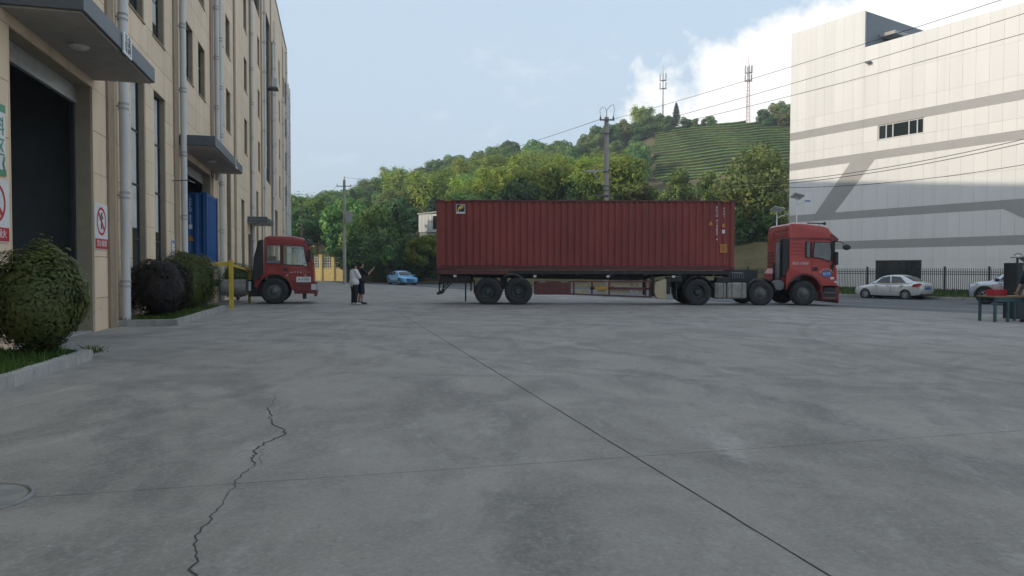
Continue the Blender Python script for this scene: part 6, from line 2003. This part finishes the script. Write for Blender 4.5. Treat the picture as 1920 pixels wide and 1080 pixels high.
# ------------------------------------------------------------------ roadside table on the right
TZ = gz(13.3, 18.8)
tb = thing('work_table', 'dark green metal legged table with a wooden top at the right edge', 'table', (13.45, 18.95, TZ), R_(4))
MB().box(-.52, .62, -.32, .34, .66, .70).build('table_top', M['wood_top'], tb, bevel=.006)
for x in (-.46, -.10, .55):
    for y in (-.27, .28):
        if x == -.10 and y > 0: continue
        MB().box(x - .03, x + .03, y - .03, y + .03, 0, .657).build('leg', M['table_green'], tb, bevel=.006)
MB().box(-.46, .55, -.30, -.26, .55, .655).box(-.46, .55, .26, .30, .55, .655).build('apron', M['table_green'], tb)
bs = thing('wire_basket', 'small red basket with a wire handle standing on the table', 'basket', (13.22, 18.9, TZ + .704), R_(4))
m_ = MB()
for i in range(9): m_.box(-.20 + i * .0475, -.185 + i * .0475, -.12, -.112, .0, .16)
for z in (.0, .05, .10, .15): m_.box(-.2, .2, -.122, -.11, z, z + .014)
m_.box(-.2, .2, .11, .122, 0, .164).box(-.2, -.188, -.11, .11, 0, .164).box(.188, .2, -.11, .11, 0, .164).box(-.188, .188, -.11, .11, 0, .015)
m_.build('basket_body', M['basket_red'], bs, fix=False)
MB().tube([(-.12, 0, .16), (-.12, 0, .30), (.12, 0, .30), (.12, 0, .16)], .007, 6).build('handle', M['basket_red'], bs)
MB().box(-.15, .15, -.08, .08, .02, .10).build('contents', M['sign_red'], bs)
cb2 = thing('cabinet', 'tall dark metal cabinet with a small roof lamp behind the table', 'cabinet', (14.84, 20.2, gz(14, 20)), R_(6))
MB().box(-.36, .5, -.22, .24, 0, 1.62).build('body', M['cabinet_dark'], cb2, bevel=.01)
MB().box(-.33, .47, -.235, -.222, .08, 1.55).build('door', M['cabinet_dark'], cb2, bevel=.006)
MB().tube([(-.32, -.2, 1.6), (-.32, -.2, 1.78)], .03, 8).build('lamp_post', M['frame_dark'], cb2)
MB().prism([(-.42, 1.80), (-.2, 1.84), (.06, 1.66), (.04, 1.62), (-.2, 1.78), (-.42, 1.76)], -.3, -.05).build('lamp_hood', M['galv'], cb2, bevel=.006)
MB().tube([(-.42, -.2, 1.82), (-.36, -.2, 1.88), (-.22, -.2, 1.88), (-.17, -.2, 1.83)], .012, 6).build('hood_handle', M['frame_dark'], cb2)
MB().ell((.0, -.24, 1.5), (.03, .02, .03), 8, 6).build('knob', M['lamp_clear'], cb2)
sk = thing('sack', 'dark grey sack on the ground in front of the cabinet', 'sack', (13.82, 18.35, TZ), 0)
m_ = MB(); m_.ell((0, 0, .22), (.17, .15, .24), 14, 10); m_.ell((.03, .02, .42), (.08, .08, .12), 10, 8)
fuse(m_, 'bag', M['galv_dark'], sk, .02, 4)

# ------------------------------------------------------------------ utility poles and wires
def util_pole(label, x, y, h, loc_z, arms=True):
    r = thing('utility_pole', label, 'pole', (x, y, loc_z))
    MB().tube([(0, 0, -.3), (0, 0, h)], .19, 14, .125).build('shaft', M['concrete_pole'], r, smooth=50)
    return r
P1 = util_pole('thick concrete utility pole with bracket arms rising behind the red container', 5.3, 39.3, 10.1, gz(5.3, 39.3))
z1 = 10.1
MB().box(-.4, .42, -.2, -.14, z1 - .22, z1 - .14).build('cross_arm', M['galv_dark'], P1)
MB().box(-.38, .40, -.19, -.14, z1 - .95, z1 - .89).build('cross_arm', M['galv_dark'], P1)
MB().tube([(0, 0, z1), (0, 0, z1 + .38)], .02, 6).build('lightning_rod', M['galv_dark'], P1)
for x in (-.36, .36):
    MB().lathe([(.0, 0), (.045, .0), (.06, .03), (.035, .06), (.06, .09), (.035, .12), (.02, .16)], (x, -.17, z1 - .13), 'z', 10).build('insulator', M['ceramic'], P1, smooth=True)
MB().tube([(-.36, -.17, z1 + .02), (-.40, -.17, z1 + .35), (-.28, -.17, z1 + .52), (-.1, -.1, z1 + .5), (0, 0, z1 + .36)], .012, 6).build('jumper_wire', M['wire'], P1)
MB().tube([(.36, -.17, z1 + .02), (.42, -.17, z1 + .4), (.36, -.17, z1 + .68), (.2, -.1, z1 + .62), (0, 0, z1 + .38)], .012, 6).build('jumper_wire', M['wire'], P1)
MB().box(-1.15, -.1, -.05, .03, 7.05, 7.13).build('bracket_arm', M['galv'], P1)
MB().tube([(-.8, 0, 7.05), (-.15, 0, 6.25)], .035, 6).build('bracket_brace', M['galv'], P1)
for x in (-1.05, -.8, -.55): MB().lathe([(.03, 0), (.05, .02), (.03, .07), (.05, .1), (.03, .16), (.02, .3)], (x, 0, 7.14), 'z', 8).build('fuse_switch', M['ceramic'], P1)
MB().box(-.75, .4, -.2, -.15, 5.68, 5.74).build('lower_arm', M['galv_dark'], P1)
for z in (7.0, 6.2, 5.95, 5.6):
    MB().lathe([(.19, 0), (.19, .07)], (0, 0, z), 'z', 14).build('pole_band', M['galv_dark'], P1)
MB().tube([(.19, -.02, .2), (.175, -.02, 6.5)], .025, 6).build('cable_conduit', M['galv_dark'], P1)
P2 = util_pole('slim concrete utility pole standing by the yellow wall', -16.9, 70, 10.5, gz(-16.9, 70))
MB().box(-.75, .75, -.17, -.11, 9.8, 9.88).build('cross_arm', M['galv_dark'], P2)
for x in (-.68, .68): MB().lathe([(.04, 0), (.055, .03), (.03, .08), (.02, .18)], (x, -.14, 9.89), 'z', 8).build('insulator', M['ceramic'], P2)
MB().tube([(0, 0, 10.5), (0, 0, 10.9)], .03, 6).build('top_pin', M['galv_dark'], P2)
MB().box(.15, .75, -.3, .3, 6.2, 7.3).build('transformer_box', M['galv'], P2)
P3 = util_pole('concrete utility pole outside the frame on the right carrying the three wires', 21.6, 10.6, 10.2, gz(21.6, 10.6))
MB().box(-.5, .5, -.2, -.14, 9.8, 9.88).build('cross_arm', M['galv_dark'], P3)
def wire(label, a, b, sag, r=.011, group=None, n=24):
    a = Vector(a); b = Vector(b); pts = []
    for i in range(n + 1):
        t = i / n; p = a.lerp(b, t); p.z -= sag * 4 * t * (1 - t); pts.append(p)
    o = MB().tube(pts, r, 5).build('overhead_wire', M['wire'], None, smooth=True)
    return tag(o, label, 'wire', group)
zt = 9.95 + gz(5.3, 39.3)
wire('upper overhead wire from the thick pole to the top right corner', (5.66, 39.1, zt + .0), (20.9, 11.2, 10.0), .25, .010)
wire('middle overhead wire crossing the top of the white building', (5.68, 39.1, zt - .75), (22.1, 11.0, 9.85), .30, .010)
wire('lower of the three overhead wires crossing the white building', (6.3, 39.0, zt - .9), (22.2, 11.0, 9.15), .35, .010)
wire('overhead wire running from the thick pole down to the slim pole', (4.94, 39.1, zt), (-16.25, 69.9, 9.55), .5, .013)
wire('wire from the slim pole to the beige factory', (-17.6, 69.9, 9.5), (-31, 92, 7), .4, .012)
wire('top wire running right from the slim pole', (-16.9, 70, 10.4), (6, 110, 13.5), .3, .012)
wire('low cable passing behind the slim pole', (-26, 84, 5.5), (2, 92, 5.2), .5, .014)
for i, (z0, z1_) in enumerate(((7.05, 8.15), (6.9, 7.95))):
    wire(('upper' if i == 0 else 'lower') + ' of the two close cables slanting across the shadowed white wall', (14.5, 46.0, z0 - .2), (27.5, 33.0, z1_ + .15), .55, .018)
wire('single cable sagging across the shadow edge on the white wall', (14.5, 46.2, 6.75), (29.5, 33.0, 7.3), .75, .016)

# solar street lamps
def solar_lamp(label, x, y, h, head=True):
    z = vz(x, y) if MM.dot(Vector((x, y, 0))) < 51 else hz(x, y)
    r = thing('solar_street_lamp', label, 'street lamp', (x, y, z - .02), R_(20))
    MB().tube([(0, 0, 0), (0, 0, h)], .06, 10, .04).build('post', M['white_paint'], r, smooth=True)
    p = MB().box(-.46, .46, -.3, .3, -.015, .015).build('solar_panel', M['white_paint'], r, loc=(0, -.05, h + .12), rot=(R_(-28), R_(10), 0))
    MB().box(-.44, .44, -.28, .28, .016, .02).build('cells', M['solar'], p)
    MB().tube([(0, 0, h - .5), (.75, -.05, h - .2)], .025, 6).build('lamp_arm', M['white_paint'], r)
    MB().box(.7, 1.1, -.14, .04, h - .24, h - .15).build('lamp_head', M['sign_blue'] if head else M['galv'], r, bevel=.02)
solar_lamp('solar street lamp on the grassy bank left of the white building', at(1455, 51), 51.0, 5.95, False)
solar_lamp('solar street lamp with blue head in front of the white wall', at(1492, 49.2), 49.2, 6.75)

# ------------------------------------------------------------------ guard rails, gate fence, manhole
gr = thing('guard_rail', 'yellow steel guard rail with two posts beside the second flower bed', 'guard rail', tuple(fp(26.15, 3.55, gz(*fp(26.15, 3.55)[:2]))), ANG_B)
for x in (0.0,):
    MB().box(x - .085, x + .085, -.07, .07, -.03, 1.72).build('post', M['yellow_paint'], gr, bevel=.01)
MB().box(5.3, 5.4, -.05, .05, -.15, 1.45).build('post', M['yellow_paint'], gr, bevel=.01)
MB().box(.0, .08, .072, 1.5, 1.52, 1.66).build('rail', M['yellow_paint'], gr)
MB().prism([(.09, 1.60), (5.295, 1.38), (5.295, 1.30), (.09, 1.52)], -.04, .04).build('rail', M['yellow_paint'], gr)
wf = thing('metal_gate', 'white metal gate with spear tips beside the small entrance canopy', 'gate', tuple(fp(41.6, 4.3, gz(*fp(41.6, 4.3)[:2]))), ANG_B)
MB().box(0, .09, -.05, .05, 0, 2.0).build('post', M['sign_red'], wf); MB().box(3.2, 3.29, -.05, .05, 0, 2.0).build('post', M['sign_red'], wf)
for i in range(18): piece('bar', M['white_paint'], wf, .18 + i * .165, .205 + i * .165, -.012, .012, .12, 1.75 + .2 * (i % 2))
for z in (.2, .9, 1.6): piece('rail', M['white_paint'], wf, .09, 3.2, -.02, .02, z, z + .05)
piece('top_rail', M['sign_red'], wf, .09, 3.2, -.03, .03, 1.92, 2.0)
sgn = thing('notice_sign', 'small white notice on the beige pier left of the second loading bay', 'sign', tuple(fp(24.05, 4.985, 1.55)), ANG_B)
MB().box(-.17, .17, -.012, 0, 0, .62).build('board', M['sign_white'], sgn)
MB().box(-.14, .14, -.015, -.0125, .5, .58).build('blue_header', M['sign_blue'], sgn)
# manhole cover at the lower left
mc = thing('manhole_cover', 'round iron manhole cover at the lower left edge of the concrete', 'manhole', (-2.99, 3.78, gz(-2.88, 3.79) + .003))
MB().lathe([(.0, .008), (.27, .008), (.275, .0)], (0, 0, 0), 'z', 40).build('cover', M['manhole'], mc)
MB().lathe([(.283, .0), (.29, .012), (.30, .010), (.305, .0)], (0, 0, 0), 'z', 40, closed=True).build('frame', M['manhole'], mc)
# ------------------------------------------------------------------ clipped bushes in the beds
def bush(label, s, p, r_, h, mat, n, size, seed, squash=1.0):
    q = fp(s, p)
    z = gz(q.x, q.y) + .08
    b = thing('clipped_bush', label, 'bush', (q.x, q.y, z), seed)
    rr = np.random.default_rng(seed)
    d = rr.normal(size=(n, 3)); d /= np.linalg.norm(d, axis=1)[:, None]
    ph = rr.uniform(0, 6.28, 6)
    lump = 1 + .15 * np.sin(d[:, 0] * 4 + ph[0]) * np.sin(d[:, 1] * 4 + ph[1]) + .05 * np.sin(d[:, 2] * 7 + ph[2]) * np.sin(d[:, 0] * 8 + ph[3]) + .03 * np.sin(d[:, 1] * 13 + ph[4])
    rad = (.72 + .32 * rr.random(n) ** .45) * lump
    stray = rr.random(n) < .03
    rad = np.where(stray, rad * rr.uniform(1.02, 1.2, n), rad)
    P = d * rad[:, None] * np.array([r_, r_, h / 2]) + np.array([0, 0, h / 2 + .12])
    P[:, 2] = np.maximum(P[:, 2], .1)
    link('foliage', leaf_mesh('foliage', P, d + np.array([0, 0, .35]), size, M[mat], seed, asp=.45, jitter=.95), b)
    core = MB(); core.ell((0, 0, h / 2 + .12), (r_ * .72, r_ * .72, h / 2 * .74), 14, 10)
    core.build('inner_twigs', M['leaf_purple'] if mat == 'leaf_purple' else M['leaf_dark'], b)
    st = MB(); rs = random.Random(seed)
    for i in range(7):
        a = rs.uniform(0, 6.28); st.tube([(math.cos(a) * .05, math.sin(a) * .05, -.05), (math.cos(a) * r_ * .5, math.sin(a) * r_ * .5, h * .5)], .018, 5)
    st.build('stem', M['bark'], b)
    return b
bush('round green clipped bush at the left edge in front of the dark doorway', 11.0, 4.02, .64, 1.42, 'leaf_bush', 13000, .037, 31)
bush('dark purple clipped bush below the tall windows', 19.45, 4.35, .70, 1.40, 'leaf_purple', 13000, .038, 32)
bush('round green clipped bush right of the dark purple one', 23.1, 4.35, .80, 1.72, 'leaf_bush', 15000, .036, 33)
bush('low green shrub behind the yellow guard rail', 33.6, 4.3, .9, 1.5, 'leaf_bush', 7000, .05, 34)
# weeds at the corner of the first bed
q = fp(11.5, 3.5)
wd_ = [(q.x + r3.gauss(0, .10), q.y + r3.gauss(0, .08), gz(q.x, q.y) + .08) for _ in range(70)]
w_ = blades('weed_tuft', wd_, M['grass'], None, (.04, .14), .007, 77, 1.6)
tag(w_, 'weeds growing at the corner of the first kerbed bed', 'weeds', kind='stuff')
# bare dead tree beside the factory end
dt = thing('bare_tree', 'thin leafless tree against the sky at the end of the beige factory', 'tree', (at(566, 100), 100, gz(-30, 100)))
m_ = MB(); rs = random.Random(5)
m_.tube([(0, 0, -.3), (.1, 0, 6), (.0, 0, 11.5)], [.13, .09, .03], 6)
for i in range(22):
    z = rs.uniform(5, 11); a = rs.uniform(0, 6.28); l = rs.uniform(.6, 1.7)
    e = (math.cos(a) * l, math.sin(a) * l * .6, z + l * 1.0)
    m_.tube([(0, 0, z), (e[0] * .5, e[1] * .5, z + l * .4), e], [.035, .025, .008], 4)
m_.build('trunk', M['bark'], dt, fix=False)

# ------------------------------------------------------------------ summer haze in the air
hb_ = MB().box(-1520, 1520, -1520, 1520, -2.2, 88).build('haze', None, None)
g = G('haze_air')
pv = g.n('ShaderNodeVolumePrincipled')
pv.inputs['Color'].default_value = (.93, .96, 1.0, 1)
pv.inputs['Density'].default_value = HAZE
pv.inputs['Anisotropy'].default_value = .25
g.l(pv.outputs[0], g.out.inputs['Volume'])
hb_.data.materials.append(g.m)
tag(hb_, 'thin summer haze in the air over the yard and hill', 'haze', kind='stuff')
